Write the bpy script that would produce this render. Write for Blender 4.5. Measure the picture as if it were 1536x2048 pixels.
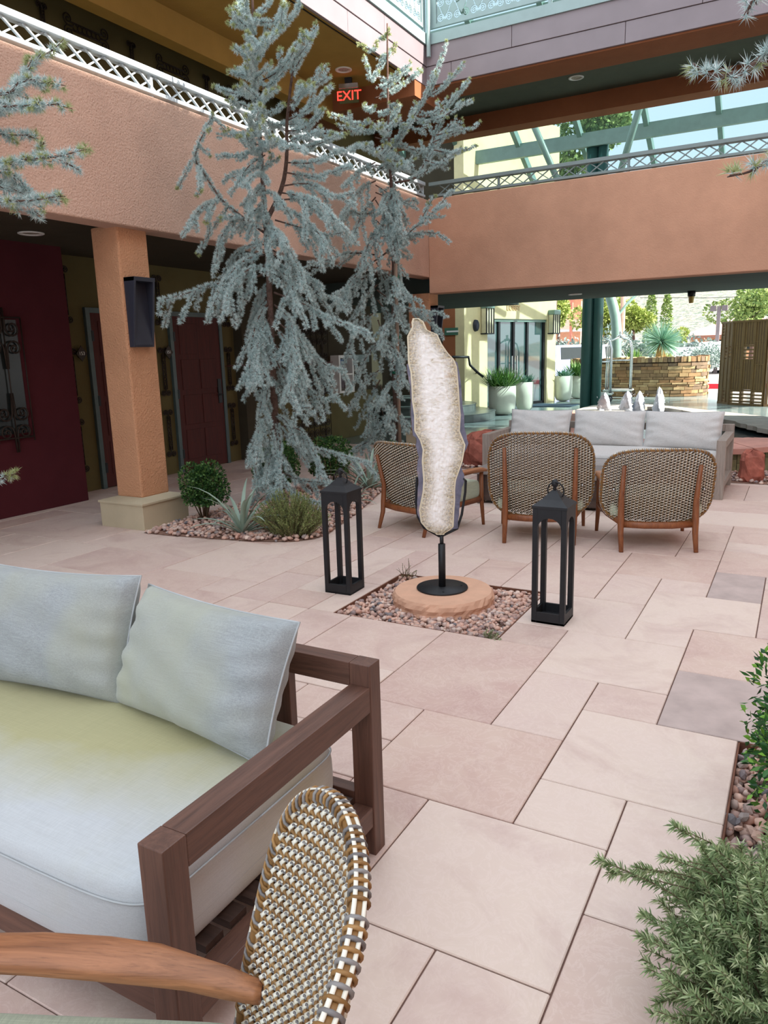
import bpy, math, random
import numpy as np
from mathutils import Vector, Matrix

for o in list(bpy.data.objects): bpy.data.objects.remove(o)
SC = bpy.context.scene
COL = SC.collection
random.seed(7)
RNG = np.random.default_rng(11)

# ------------------------------------------------------------------ camera
YAW, PITCH, ROLL, FPX, EYE = 0.51002, 0.20871, -0.02838, 1491.87, 1.5
def cam_basis():
    cy, sy = math.cos(YAW), math.sin(YAW)
    f = np.array([-sy*math.cos(PITCH), cy*math.cos(PITCH), -math.sin(PITCH)])
    r = np.array([cy, sy, 0.0]); u = np.cross(r, f)
    return (r*math.cos(ROLL)+u*math.sin(ROLL), -r*math.sin(ROLL)+u*math.cos(ROLL), f)
BR, BU, BF = cam_basis()
CAMP = np.array([0.0, 0.0, EYE])
cd = bpy.data.cameras.new('camera'); co = bpy.data.objects.new('camera', cd); COL.objects.link(co)
cd.sensor_fit = 'VERTICAL'; cd.sensor_height = 36.0; cd.lens = 36.0*FPX/2048.0
cd.clip_start = 0.05; cd.clip_end = 2000
mw = Matrix(((BR[0], BU[0], -BF[0], 0), (BR[1], BU[1], -BF[1], 0), (BR[2], BU[2], -BF[2], EYE), (0, 0, 0, 1)))
co.matrix_world = mw
SC.camera = co

# ------------------------------------------------------------------ sky, sun, exposure
w = bpy.data.worlds.new('sky'); SC.world = w; w.use_nodes = True
nt = w.node_tree; nt.nodes.clear()
wo = nt.nodes.new('ShaderNodeOutputWorld'); bg = nt.nodes.new('ShaderNodeBackground')
sky = nt.nodes.new('ShaderNodeTexSky'); sky.sky_type = 'HOSEK_WILKIE'
SUN_DIR = Vector((0.80, 0.06, 0.60)).normalized()
sky.sun_direction = SUN_DIR; sky.turbidity = 4.0; sky.ground_albedo = 0.45
mixn = nt.nodes.new('ShaderNodeMixRGB'); mixn.inputs[0].default_value = 0.62
mixn.inputs[2].default_value = (0.86, 0.93, 1.0, 1)
nt.links.new(sky.outputs[0], mixn.inputs[1]); nt.links.new(mixn.outputs[0], bg.inputs[0])
bg.inputs[1].default_value = 1.7
nt.links.new(bg.outputs[0], wo.inputs[0])
sd = bpy.data.lights.new('sun', 'SUN'); so = bpy.data.objects.new('sun', sd); COL.objects.link(so)
sd.energy = 7.5; sd.angle = math.radians(0.6); sd.color = (1.0, 0.94, 0.84)
so.rotation_euler = SUN_DIR.to_track_quat('Z', 'Y').to_euler()
so.location = (20, -4, 20)
SC.view_settings.view_transform = 'Standard'; SC.view_settings.look = 'None'
SC.view_settings.gamma = 1.0; SC.view_settings.use_curve_mapping = False
SC.view_settings.exposure = 0.92
SC.render.film_transparent = False

# ------------------------------------------------------------------ layout helpers
def ray(x, y): return BR*(x-768)/FPX - BU*(y-1024)/FPX + BF
def gnd(x, y, z=0.0):
    d = ray(x, y); return CAMP + d*((z-EYE)/d[2])
def at(x, y, dep): return CAMP + ray(x, y)*dep
def on_x(x, y, X): d = ray(x, y); return CAMP + d*(X/d[0])
def on_y(x, y, Y): d = ray(x, y); return CAMP + d*(Y/d[1])
def depth_of(p): return float((np.asarray(p)-CAMP) @ BF)
def z_at(X, Y, row):
    k = -(row-1024)/FPX
    a = np.array([X, Y, -EYE]); e = np.array([0, 0, 1.0])
    return float(-(a@BU - k*(a@BF))/(e@BU - k*(e@BF)))

# ------------------------------------------------------------------ mesh builder
def unit(v):
    v = np.asarray(v, float); n = np.linalg.norm(v); return v/n if n > 1e-9 else v
def frame_of(d):
    d = unit(d); a = np.array([0, 0, 1.0]) if abs(d[2]) < 0.9 else np.array([1.0, 0, 0])
    s = unit(np.cross(d, a)); return s, np.cross(s, d)
class MB:
    def __init__(s): s.v = []; s.f = []; s.m = []; s.n = 0
    def add(s, vs, fs, m=0):
        b = s.n; s.v.extend([tuple(map(float, p)) for p in vs]); s.n += len(vs)
        for f in fs: s.f.append(tuple(i+b for i in f)); s.m.append(m)
        return s
    def box(s, x0, x1, y0, y1, z0, z1, m=0):
        return s.add([(x0,y0,z0),(x1,y0,z0),(x1,y1,z0),(x0,y1,z0),(x0,y0,z1),(x1,y0,z1),(x1,y1,z1),(x0,y1,z1)],
                     [(0,3,2,1),(4,5,6,7),(0,1,5,4),(1,2,6,5),(2,3,7,6),(3,0,4,7)], m)
    def obox(s, c, ax, ay, az, m=0):
        c, ax, ay, az = [np.asarray(q, float) for q in (c, ax, ay, az)]
        vs = [c+i*ax+j*ay+k*az for k in (-1,1) for i, j in ((-1,-1),(1,-1),(1,1),(-1,1))]
        return s.add(vs, [(0,3,2,1),(4,5,6,7),(0,1,5,4),(1,2,6,5),(2,3,7,6),(3,0,4,7)], m)
    def bar(s, p, q, wa, wb, up=(0,0,1), m=0):
        p, q = np.asarray(p, float), np.asarray(q, float); d = unit(q-p)
        a = np.cross(d, np.asarray(up, float))
        a = unit(a) if np.linalg.norm(a) > 1e-6 else frame_of(d)[0]
        b = np.cross(a, d)
        return s.obox((p+q)/2, a*wa/2, (q-p)/2, b*wb/2, m)
    def tube(s, pts, r, n=8, m=0, cap=True, flat=None):
        pts = [np.asarray(p, float) for p in pts]; k = len(pts)
        rs = r if hasattr(r, '__len__') else [r]*k
        vs = []; S = None
        for i, p in enumerate(pts):
            d = unit(pts[min(i+1, k-1)]-pts[max(i-1, 0)])
            if S is None: S, T = frame_of(d)
            else:
                S = S-d*(S@d); S = unit(S) if np.linalg.norm(S) > 1e-6 else frame_of(d)[0]; T = np.cross(S, d)
            for j in range(n):
                a = 2*math.pi*j/n
                vs.append(p+S*math.cos(a)*rs[i]+T*math.sin(a)*rs[i]*(flat or 1))
        fs = [(i*n+j, i*n+(j+1) % n, (i+1)*n+(j+1) % n, (i+1)*n+j) for i in range(k-1) for j in range(n)]
        if cap: fs += [tuple(range(n))[::-1], tuple(range((k-1)*n, k*n))]
        return s.add(vs, [f[::-1] for f in fs], m)
    def lathe(s, prof, n=24, c=(0,0,0), m=0, a0=0, a1=2*math.pi):
        full = abs(a1-a0-2*math.pi) < 1e-6; nn = n if full else n+1; vs = []
        for r, z in prof:
            for j in range(nn):
                a = a0+(a1-a0)*j/n; vs.append((c[0]+r*math.cos(a), c[1]+r*math.sin(a), c[2]+z))
        fs = []
        for i in range(len(prof)-1):
            for j in range(n):
                j2 = (j+1) % nn; fs.append((i*nn+j, i*nn+j2, (i+1)*nn+j2, (i+1)*nn+j))
        if full:
            if prof[0][0] > 1e-6: fs.append(tuple(range(nn))[::-1])
            if prof[-1][0] > 1e-6: fs.append(tuple(range((len(prof)-1)*nn, len(prof)*nn)))
        return s.add(vs, fs, m)
    def prism(s, poly, d, m=0):
        # poly: 3D points (counter clockwise seen against d), extruded along d
        poly = [np.asarray(p, float) for p in poly]; d = np.asarray(d, float); k = len(poly)
        vs = poly+[p+d for p in poly]
        fs = [tuple(range(k))[::-1], tuple(range(k, 2*k))]+[(i, (i+1) % k, k+(i+1) % k, k+i) for i in range(k)]
        return s.add(vs, fs, m)
    def grid(s, P, m=0, closed_u=False):
        P = np.asarray(P, float); a, b = P.shape[:2]; vs = P.reshape(-1, 3)
        fs = []
        for i in range(a-1 if not closed_u else a):
            for j in range(b-1):
                i2 = (i+1) % a; fs.append((i*b+j, i2*b+j, i2*b+j+1, i*b+j+1))
        return s.add(vs, fs, m)
    def build(s, name, mats, parent=None, smooth=False, bevel=0, seg=2, auto=None, local=False):
        me = bpy.data.meshes.new(name)
        v = s.v
        if parent is not None and not local:
            off = np.zeros(3); p = parent
            while p is not None: off += np.array(p.location); p = p.parent
            v = [(a-off[0], b-off[1], c-off[2]) for a, b, c in v]
        me.from_pydata(v, [], s.f)
        for mm in (mats if isinstance(mats, (list, tuple)) else [mats]): me.materials.append(mm)
        if any(s.m): me.polygons.foreach_set('material_index', s.m)
        if smooth: me.polygons.foreach_set('use_smooth', [True]*len(me.polygons))
        me.update()
        o = bpy.data.objects.new(name, me); COL.objects.link(o)
        if parent is not None: o.parent = parent
        if bevel:
            b = o.modifiers.new('bevel', 'BEVEL'); b.width = bevel; b.segments = seg; b.limit_method = 'ANGLE'; b.angle_limit = 0.6
            b.harden_normals = False
        return o
def tag(o, label=None, cat=None, group=None, kind=None):
    if label: o['label'] = label
    if cat: o['category'] = cat
    if group: o['group'] = group
    if kind: o['kind'] = kind
    return o
def thing(name, label, cat, loc=(0, 0, 0), rz=0, group=None, kind=None):
    o = bpy.data.objects.new(name, None); COL.objects.link(o); o.empty_display_size = 0.1
    o.location = [float(q) for q in loc]; o.rotation_euler = (0, 0, rz)
    return tag(o, label, cat, group, kind)
def copy_tree(o, parent=None):
    c = o.copy(); COL.objects.link(c); c.parent = parent
    for ch in o.children: copy_tree(ch, c)
    return c
def struct(o, label, cat): return tag(o, label, cat, kind='structure')
def tri_mesh(name, V, Fc, mats, parent=None, midx=None, smooth=False):
    V = np.asarray(V, np.float32)
    if parent is not None:
        off = np.zeros(3); p = parent
        while p is not None: off += np.array(p.location); p = p.parent
        V = V-off.astype(np.float32)
    Fc = np.asarray(Fc, np.int32); me = bpy.data.meshes.new(name); k = Fc.shape[1]
    me.vertices.add(len(V)); me.vertices.foreach_set('co', V.ravel())
    me.loops.add(Fc.size); me.loops.foreach_set('vertex_index', Fc.ravel())
    me.polygons.add(len(Fc)); me.polygons.foreach_set('loop_start', np.arange(0, Fc.size, k, dtype=np.int32))
    try: me.polygons.foreach_set('loop_total', np.full(len(Fc), k, np.int32))
    except Exception: pass
    for mm in (mats if isinstance(mats, (list, tuple)) else [mats]): me.materials.append(mm)
    if midx is not None: me.polygons.foreach_set('material_index', np.asarray(midx, np.int32))
    if smooth: me.polygons.foreach_set('use_smooth', np.ones(len(Fc), bool))
    me.update(calc_edges=True); me.validate()
    o = bpy.data.objects.new(name, me); COL.objects.link(o)
    if parent is not None: o.parent = parent
    return o
def text_mesh(name, txt, size, mat, parent, origin, xdir, ydir, depth=0.002, align='CENTER'):
    cu = bpy.data.curves.new('lettering', 'FONT'); cu.body = txt; cu.size = size; cu.extrude = depth
    cu.align_x = align; cu.align_y = 'CENTER'
    t = bpy.data.objects.new('lettering', cu); COL.objects.link(t)
    dg = bpy.context.evaluated_depsgraph_get(); me = bpy.data.meshes.new_from_object(t.evaluated_get(dg))
    bpy.data.objects.remove(t); me.name = name; me.materials.clear(); me.materials.append(mat)
    xd, yd = unit(xdir), unit(ydir); zd = np.cross(xd, yd)
    off = np.array(origin, float); p = parent
    while p is not None: off = off-np.array(p.location); p = p.parent
    Mx = Matrix(((xd[0], yd[0], zd[0], off[0]), (xd[1], yd[1], zd[1], off[1]), (xd[2], yd[2], zd[2], off[2]), (0, 0, 0, 1)))
    me.transform(Mx)
    o = bpy.data.objects.new(name, me); COL.objects.link(o); o.parent = parent
    return o

# ------------------------------------------------------------------ materials
def srgb(r, g, b):
    f = lambda c: (c/255/12.92) if c/255 <= 0.04045 else ((c/255+0.055)/1.055)**2.4
    return (f(r), f(g), f(b), 1)
class N:
    def __init__(s, name):
        s.m = bpy.data.materials.new(name); s.m.use_nodes = True; s.t = s.m.node_tree
        s.b = s.t.nodes['Principled BSDF']
    def n(s, kind, **kw):
        q = s.t.nodes.new(kind)
        for k, v in kw.items():
            if k.startswith('i_'): q.inputs[int(k[2:]) if k[2:].isdigit() else k[2:].replace('_', ' ')].default_value = v
            else: setattr(q, k, v)
        return q
    def l(s, a, b): s.t.links.new(a, b)
    def coord(s, kind='Object', scale=(1, 1, 1), rnd=False):
        tc = s.n('ShaderNodeTexCoord'); mp = s.n('ShaderNodeMapping'); mp.inputs['Scale'].default_value = scale
        s.l(tc.outputs[kind], mp.inputs[0])
        if rnd:
            oi = s.n('ShaderNodeObjectInfo'); mu = s.n('ShaderNodeMath', operation='MULTIPLY'); mu.inputs[1].default_value = 97.0
            s.l(oi.outputs['Random'], mu.inputs[0]); s.l(mu.outputs[0], mp.inputs['Location'])
        return mp.outputs[0]
    def noise(s, co, scale, detail=4, rough=0.55, dist=0.0):
        q = s.n('ShaderNodeTexNoise'); q.inputs['Scale'].default_value = scale; q.inputs['Detail'].default_value = detail
        q.inputs['Roughness'].default_value = rough; q.inputs['Distortion'].default_value = dist
        if co is not None: s.l(co, q.inputs['Vector'])
        return q.outputs[0]
    def ramp(s, fac, stops, interp='LINEAR'):
        q = s.n('ShaderNodeValToRGB'); q.color_ramp.interpolation = interp; e = q.color_ramp.elements
        while len(e) < len(stops): e.new(0.5)
        for el, (p, c) in zip(e, stops): el.position = p; el.color = c if len(c) == 4 else (*c, 1)
        s.l(fac, q.inputs[0]); return q.outputs[0]
    def mix(s, fac, a, b, mode='MIX'):
        q = s.n('ShaderNodeMixRGB', blend_type=mode)
        for i, x in ((0, fac), (1, a), (2, b)):
            if hasattr(x, 'is_linked') or hasattr(x, 'links'): s.l(x, q.inputs[i])
            else: q.inputs[i].default_value = x
        return q.outputs[0]
    def bump(s, h, strength=0.3, dist=0.01):
        q = s.n('ShaderNodeBump'); q.inputs['Strength'].default_value = strength; q.inputs['Distance'].default_value = dist
        s.l(h, q.inputs['Height']); s.l(q.outputs[0], s.b.inputs['Normal'])
    def col(s, c):
        if hasattr(c, 'links'): s.l(c, s.b.inputs['Base Color'])
        else: s.b.inputs['Base Color'].default_value = c
    def set(s, **kw):
        for k, v in kw.items(): s.b.inputs[k.replace('_', ' ')].default_value = v
        return s
def plain(name, c, rough=0.6, metal=0.0, spec=0.5, var=0.12, scale=6.0, bump=0.0, bscale=60):
    q = N(name); co = q.coord()
    nz = q.noise(co, scale)
    dk = tuple(x*(1-var) for x in c[:3])+(1,); lt = tuple(min(1, x*(1+var)) for x in c[:3])+(1,)
    q.col(q.ramp(nz, [(0.3, dk), (0.7, lt)])); q.set(Roughness=rough, Metallic=metal)
    q.b.inputs['Specular IOR Level'].default_value = spec
    if bump: q.bump(q.noise(co, bscale, 3), bump, 0.005)
    return q.m
def stucco(name, c, bump=0.9, sc=58, var=0.14):
    q = N(name); co = q.coord()
    big = q.noise(co, 0.9, 5, 0.6); med = q.noise(co, 5, 4)
    a = q.ramp(big, [(0.3, tuple(x*(1-var) for x in c[:3])+(1,)), (0.72, tuple(min(1, x*(1+var)) for x in c[:3])+(1,))])
    b = q.mix(0.25, a, q.ramp(med, [(0.35, tuple(x*0.82 for x in c[:3])+(1,)), (0.65, tuple(min(1, x*1.1) for x in c[:3])+(1,))]))
    q.col(b); q.set(Roughness=0.92); q.b.inputs['Specular IOR Level'].default_value = 0.15
    q.bump(q.noise(co, sc, 3, 0.65), bump, 0.016); return q.m
def wood(name, c0, c1, axis=0, rough=0.5, sc=1.0):
    q = N(name); s = [14*sc]*3; s[axis] = 0.9*sc
    co = q.coord('Object', s, rnd=True); nz = q.noise(co, 2.2, 6, 0.6, 1.2); fine = q.noise(co, 14, 3)
    a = q.ramp(nz, [(0.28, c0), (0.7, c1)]); dk = tuple(x*0.55 for x in c0[:3])+(1,)
    q.col(q.mix(q.ramp(fine, [(0.55, (0, 0, 0)), (0.75, (0.5, 0.5, 0.5))]), a, dk)); q.set(Roughness=rough)
    q.bump(fine, 0.18, 0.003); return q.m
def island(name, stops, rough=0.6, trans=0.0, spec=0.3):
    q = N(name); g = q.n('ShaderNodeNewGeometry')
    q.col(q.ramp(g.outputs['Random Per Island'], stops)); q.set(Roughness=rough)
    q.b.inputs['Specular IOR Level'].default_value = spec
    if trans:
        tl = q.n('ShaderNodeBsdfTranslucent'); q.l(q.b.inputs['Base Color'].links[0].from_socket, tl.inputs[0]); mx = q.n('ShaderNodeMixShader'); mx.inputs[0].default_value = trans
        q.l(q.b.outputs[0], mx.inputs[1]); q.l(tl.outputs[0], mx.inputs[2]); q.l(mx.outputs[0], q.t.nodes['Material Output'].inputs[0])
    return q.m
def emit(name, c, st):
    q = N(name); q.col(c); q.b.inputs['Emission Color'].default_value = c; q.b.inputs['Emission Strength'].default_value = st
    q.set(Roughness=0.5); return q.m
def fabric(name, c, c2=None, patch=None, sc=220, streak=0):
    q = N(name); co = q.coord('Object', (1, 1, 1), rnd=True)
    cx = q.coord('Object', (6, 160, 160)); cy = q.coord('Object', (160, 6, 160))
    a = q.noise(cx, 2.0, 2); b = q.noise(cy, 2.0, 2)
    t = q.mix(0.5, a, b); base = q.ramp(t, [(0.36, tuple(x*0.82 for x in c[:3])+(1,)), (0.64, tuple(min(1, x*1.1) for x in c[:3])+(1,))])
    if patch:
        pn = q.noise(co, 2.0, 3); base = q.mix(q.ramp(pn, [(0.40, (0, 0, 0)), (0.66, (0.9, 0.9, 0.9))]), base, patch)
    q.col(base); q.set(Roughness=0.95); q.b.inputs['Specular IOR Level'].default_value = 0.1
    q.b.inputs['Sheen Weight'].default_value = 0.25
    wr = q.noise(q.coord('Object', (9, 3, 6), rnd=True), 1.0, 3); q.bump(q.mix(0.12, wr, t), 0.35, 0.02); return q.m

MAT = {}
MAT['stucco_left'] = stucco('stucco_terracotta', srgb(206, 172, 153))
MAT['stucco_back'] = stucco('stucco_terracotta_back', srgb(200, 154, 128), bump=0.3)
MAT['stucco_col'] = stucco('stucco_orange', srgb(208, 156, 120), bump=1.0)
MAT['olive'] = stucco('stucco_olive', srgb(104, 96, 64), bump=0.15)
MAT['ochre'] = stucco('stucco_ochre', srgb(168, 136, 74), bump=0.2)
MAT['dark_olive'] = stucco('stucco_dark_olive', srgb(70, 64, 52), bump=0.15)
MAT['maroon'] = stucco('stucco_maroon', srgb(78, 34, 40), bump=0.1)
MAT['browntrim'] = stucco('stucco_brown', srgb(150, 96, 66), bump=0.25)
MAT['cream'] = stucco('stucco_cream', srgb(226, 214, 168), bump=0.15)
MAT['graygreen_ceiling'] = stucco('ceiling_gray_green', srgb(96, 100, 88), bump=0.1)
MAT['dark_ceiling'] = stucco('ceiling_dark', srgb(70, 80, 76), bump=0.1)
MAT['plinth'] = stucco('plinth_stone', srgb(190, 178, 152), bump=0.1)
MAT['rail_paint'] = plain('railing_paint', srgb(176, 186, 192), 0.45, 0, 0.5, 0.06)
MAT['green_steel'] = plain('green_steel', srgb(112, 140, 130), 0.4, 0.0, 0.5, 0.08)
MAT['dark_steel'] = plain('dark_green_steel', srgb(44, 78, 74), 0.35, 0.0, 0.5, 0.08)
MAT['fascia'] = plain('fascia_metal', srgb(138, 127, 132), 0.5, 0.0, 0.5, 0.08, 2.0)
MAT['panel_paint'] = plain('panel_paint', srgb(150, 172, 172), 0.45, 0, 0.5, 0.05)
MAT['black_metal'] = plain('black_metal', srgb(40, 41, 44), 0.5, 0.3, 0.4, 0.15, 14, 0.08)
MAT['iron'] = plain('wrought_iron', srgb(52, 42, 36), 0.55, 0.4, 0.4, 0.2)
MAT['navy_metal'] = plain('sconce_metal', srgb(52, 54, 66), 0.45, 0.2, 0.4, 0.1)
MAT['white_metal'] = plain('white_metal', srgb(226, 226, 222), 0.35, 0.0, 0.5, 0.03)
MAT['steel'] = plain('brushed_steel', srgb(196, 200, 200), 0.22, 0.9, 0.5, 0.05)
MAT['door_wood'] = wood('door_wood', srgb(66, 22, 20), srgb(88, 32, 26), 2, 0.75)
MAT['door_frame'] = plain('door_frame_paint', srgb(74, 92, 92), 0.5)
MAT['teak'] = wood('teak_dark', srgb(74, 48, 38), srgb(108, 74, 60), 0, 0.5)
MAT['teak_y'] = wood('teak_dark_y', srgb(74, 48, 38), srgb(108, 74, 60), 1, 0.5)
MAT['teak_z'] = wood('teak_dark_z', srgb(74, 48, 38), srgb(108, 74, 60), 2, 0.5)
MAT['teak_light'] = wood('teak_oiled', srgb(126, 78, 48), srgb(176, 118, 80), 1, 0.42, 1.6)
MAT['teak_leg'] = wood('teak_leg', srgb(112, 62, 34), srgb(150, 92, 54), 2, 0.45, 1.4)
MAT['teak_grey'] = wood('teak_weathered', srgb(132, 120, 112), srgb(168, 156, 146), 2, 0.7)
MAT['bark'] = plain('bark', srgb(98, 78, 70), 0.9, 0, 0.2, 0.35, 30, 0.6, 40)
MAT['needle'] = island('cedar_needles', [(0.0, srgb(150, 178, 180)), (0.5, srgb(202, 221, 220)), (1.0, srgb(242, 248, 246))], 0.55, 0.35)
MAT['needle_tip'] = island('cedar_new_growth', [(0.0, srgb(148, 162, 112)), (1.0, srgb(204, 210, 160))], 0.55, 0.35)
MAT['leaf_box'] = island('boxwood_leaves', [(0.0, srgb(34, 66, 38)), (0.55, srgb(62, 104, 54)), (1.0, srgb(116, 152, 84))], 0.4, 0.25)
MAT['leaf_agave'] = island('agave_blades', [(0.0, srgb(122, 146, 132)), (1.0, srgb(172, 192, 176))], 0.45)
MAT['leaf_ground'] = island('groundcover_leaves', [(0.0, srgb(112, 134, 76)), (1.0, srgb(182, 194, 128))], 0.6, 0.3)
MAT['leaf_rose'] = island('rosemary_leaves', [(0.0, srgb(104, 128, 86)), (0.6, srgb(160, 180, 130)), (1.0, srgb(216, 224, 182))], 0.5, 0.3)
MAT['leaf_shrub'] = island('shrub_leaves', [(0.0, srgb(28, 66, 36)), (0.75, srgb(58, 106, 48)), (1.0, srgb(128, 176, 62))], 0.35)
MAT['stem'] = plain('stems', srgb(104, 88, 66), 0.8)
MAT['leaf_far'] = island('tree_leaves_far', [(0.0, srgb(122, 142, 62)), (1.0, srgb(184, 196, 110))], 0.6)
MAT['leaf_far2'] = island('tree_leaves_far_green', [(0.0, srgb(86, 116, 58)), (1.0, srgb(160, 178, 102))], 0.6)
MAT['leaf_sage'] = island('sage_leaves', [(0.0, srgb(112, 134, 128)), (1.0, srgb(166, 182, 172))], 0.6)
MAT['leaf_yucca'] = island('yucca_blades', [(0.0, srgb(70, 124, 104)), (1.0, srgb(150, 190, 166))], 0.45)
MAT['leaf_planter'] = island('planter_leaves', [(0.0, srgb(48, 98, 48)), (1.0, srgb(136, 176, 92))], 0.5)
MAT['stone'] = island('gravel_stone', [(0.0, srgb(140, 128, 128)), (0.2, srgb(200, 158, 142)), (0.5, srgb(220, 184, 166)), (0.7, srgb(172, 146, 138)), (0.85, srgb(230, 206, 192)), (1.0, srgb(112, 112, 118))], 0.85)
MAT['soil'] = plain('soil', srgb(142, 112, 98), 0.95, 0, 0.1, 0.3, 20)
MAT['concrete_pot'] = plain('pot_concrete', srgb(206, 210, 194), 0.85, 0, 0.2, 0.06, 5)
MAT['red_stone'] = plain('red_sandstone', srgb(166, 100, 86), 0.95, 0, 0.2, 0.35, 9, 1.0, 14)
MAT['disc_stone'] = plain('disc_sandstone', srgb(212, 168, 142), 0.9, 0, 0.2, 0.08, 9, 0.2, 90)
MAT['glass_dark'] = plain('dark_glazing', srgb(36, 42, 42), 0.25, 0.0, 0.3, 0.05)
MAT['red_emit'] = emit('exit_red', (1.0, 0.03, 0.02, 1), 2.2)
# ================================================================== FLOOR
DX, DY, X0, Y0 = 0.3015, 0.2935, -0.412, 1.485
gx = lambda i: X0+DX*i
gy = lambda j: Y0+DY*j
PIT = (-2.345, gx(-3), gy(7), gy(10))            # agate gravel pit
RPIT = (gx(1), 1.4, 0.75, gy(5))             # planting pit at the right
LBED = [(-5.03, 5.15), (-5.03, 4.60), (-4.75, 4.605), (-4.3, 4.66), (-3.9, 4.73), (-3.60, 4.84), (-3.47, 5.0), (-3.46, 5.2),
        (-3.58, 5.7), (-3.78, 6.4), (-3.98, 7.05), (-4.0, 8.0), (-3.75, 8.75), (-4.3, 10.1), (-5.03, 10.3)]
def in_poly(x, y, P):
    c = False; j = len(P)-1
    for i in range(len(P)):
        if ((P[i][1] > y) != (P[j][1] > y)) and x < (P[j][0]-P[i][0])*(y-P[i][1])/(P[j][1]-P[i][1])+P[i][0]: c = not c
        j = i
    return c
def tile_material():
    q = N('flagstone'); co = q.coord('Object', (1, 1, 1), rnd=True)
    oi = q.n('ShaderNodeObjectInfo')
    base = q.ramp(oi.outputs['Random'], [(0.0, srgb(202, 172, 160)), (0.3, srgb(212, 189, 179)), (0.62, srgb(219, 199, 187)), (0.85, srgb(206, 180, 171)), (0.94, srgb(198, 168, 158)), (1.0, srgb(196, 174, 164))])
    big = q.noise(co, 3.2, 6, 0.6, 0.6); vein = q.noise(co, 9, 6, 0.7, 2.2); fine = q.noise(co, 60, 3)
    a = q.mix(q.ramp(big, [(0.38, (0, 0, 0)), (0.7, (0.45, 0.45, 0.45))]), base, srgb(222, 204, 188))
    b = q.mix(q.ramp(vein, [(0.46, (0, 0, 0)), (0.5, (0.28, 0.28, 0.28)), (0.54, (0, 0, 0))]), a, srgb(232, 214, 206))
    d = q.mix(q.ramp(q.noise(co, 2.1, 5, 0.65, 1.0), [(0.5, (0, 0, 0)), (0.74, (0.4, 0.4, 0.4))]), b, srgb(172, 134, 130))
    q.col(d); q.set(Roughness=0.72); q.b.inputs['Specular IOR Level'].default_value = 0.3
    q.bump(q.mix(0.3, vein, fine), 0.22, 0.006); return q.m
MAT['tile'] = tile_material()
MAT['tile_dark'] = plain('flagstone_grey', srgb(186, 168, 162), 0.75, 0, 0.3, 0.16, 6, 0.2, 9)
MAT['joint'] = plain('joint_sand', srgb(104, 80, 72), 0.95, 0, 0.1, 0.2)
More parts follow.
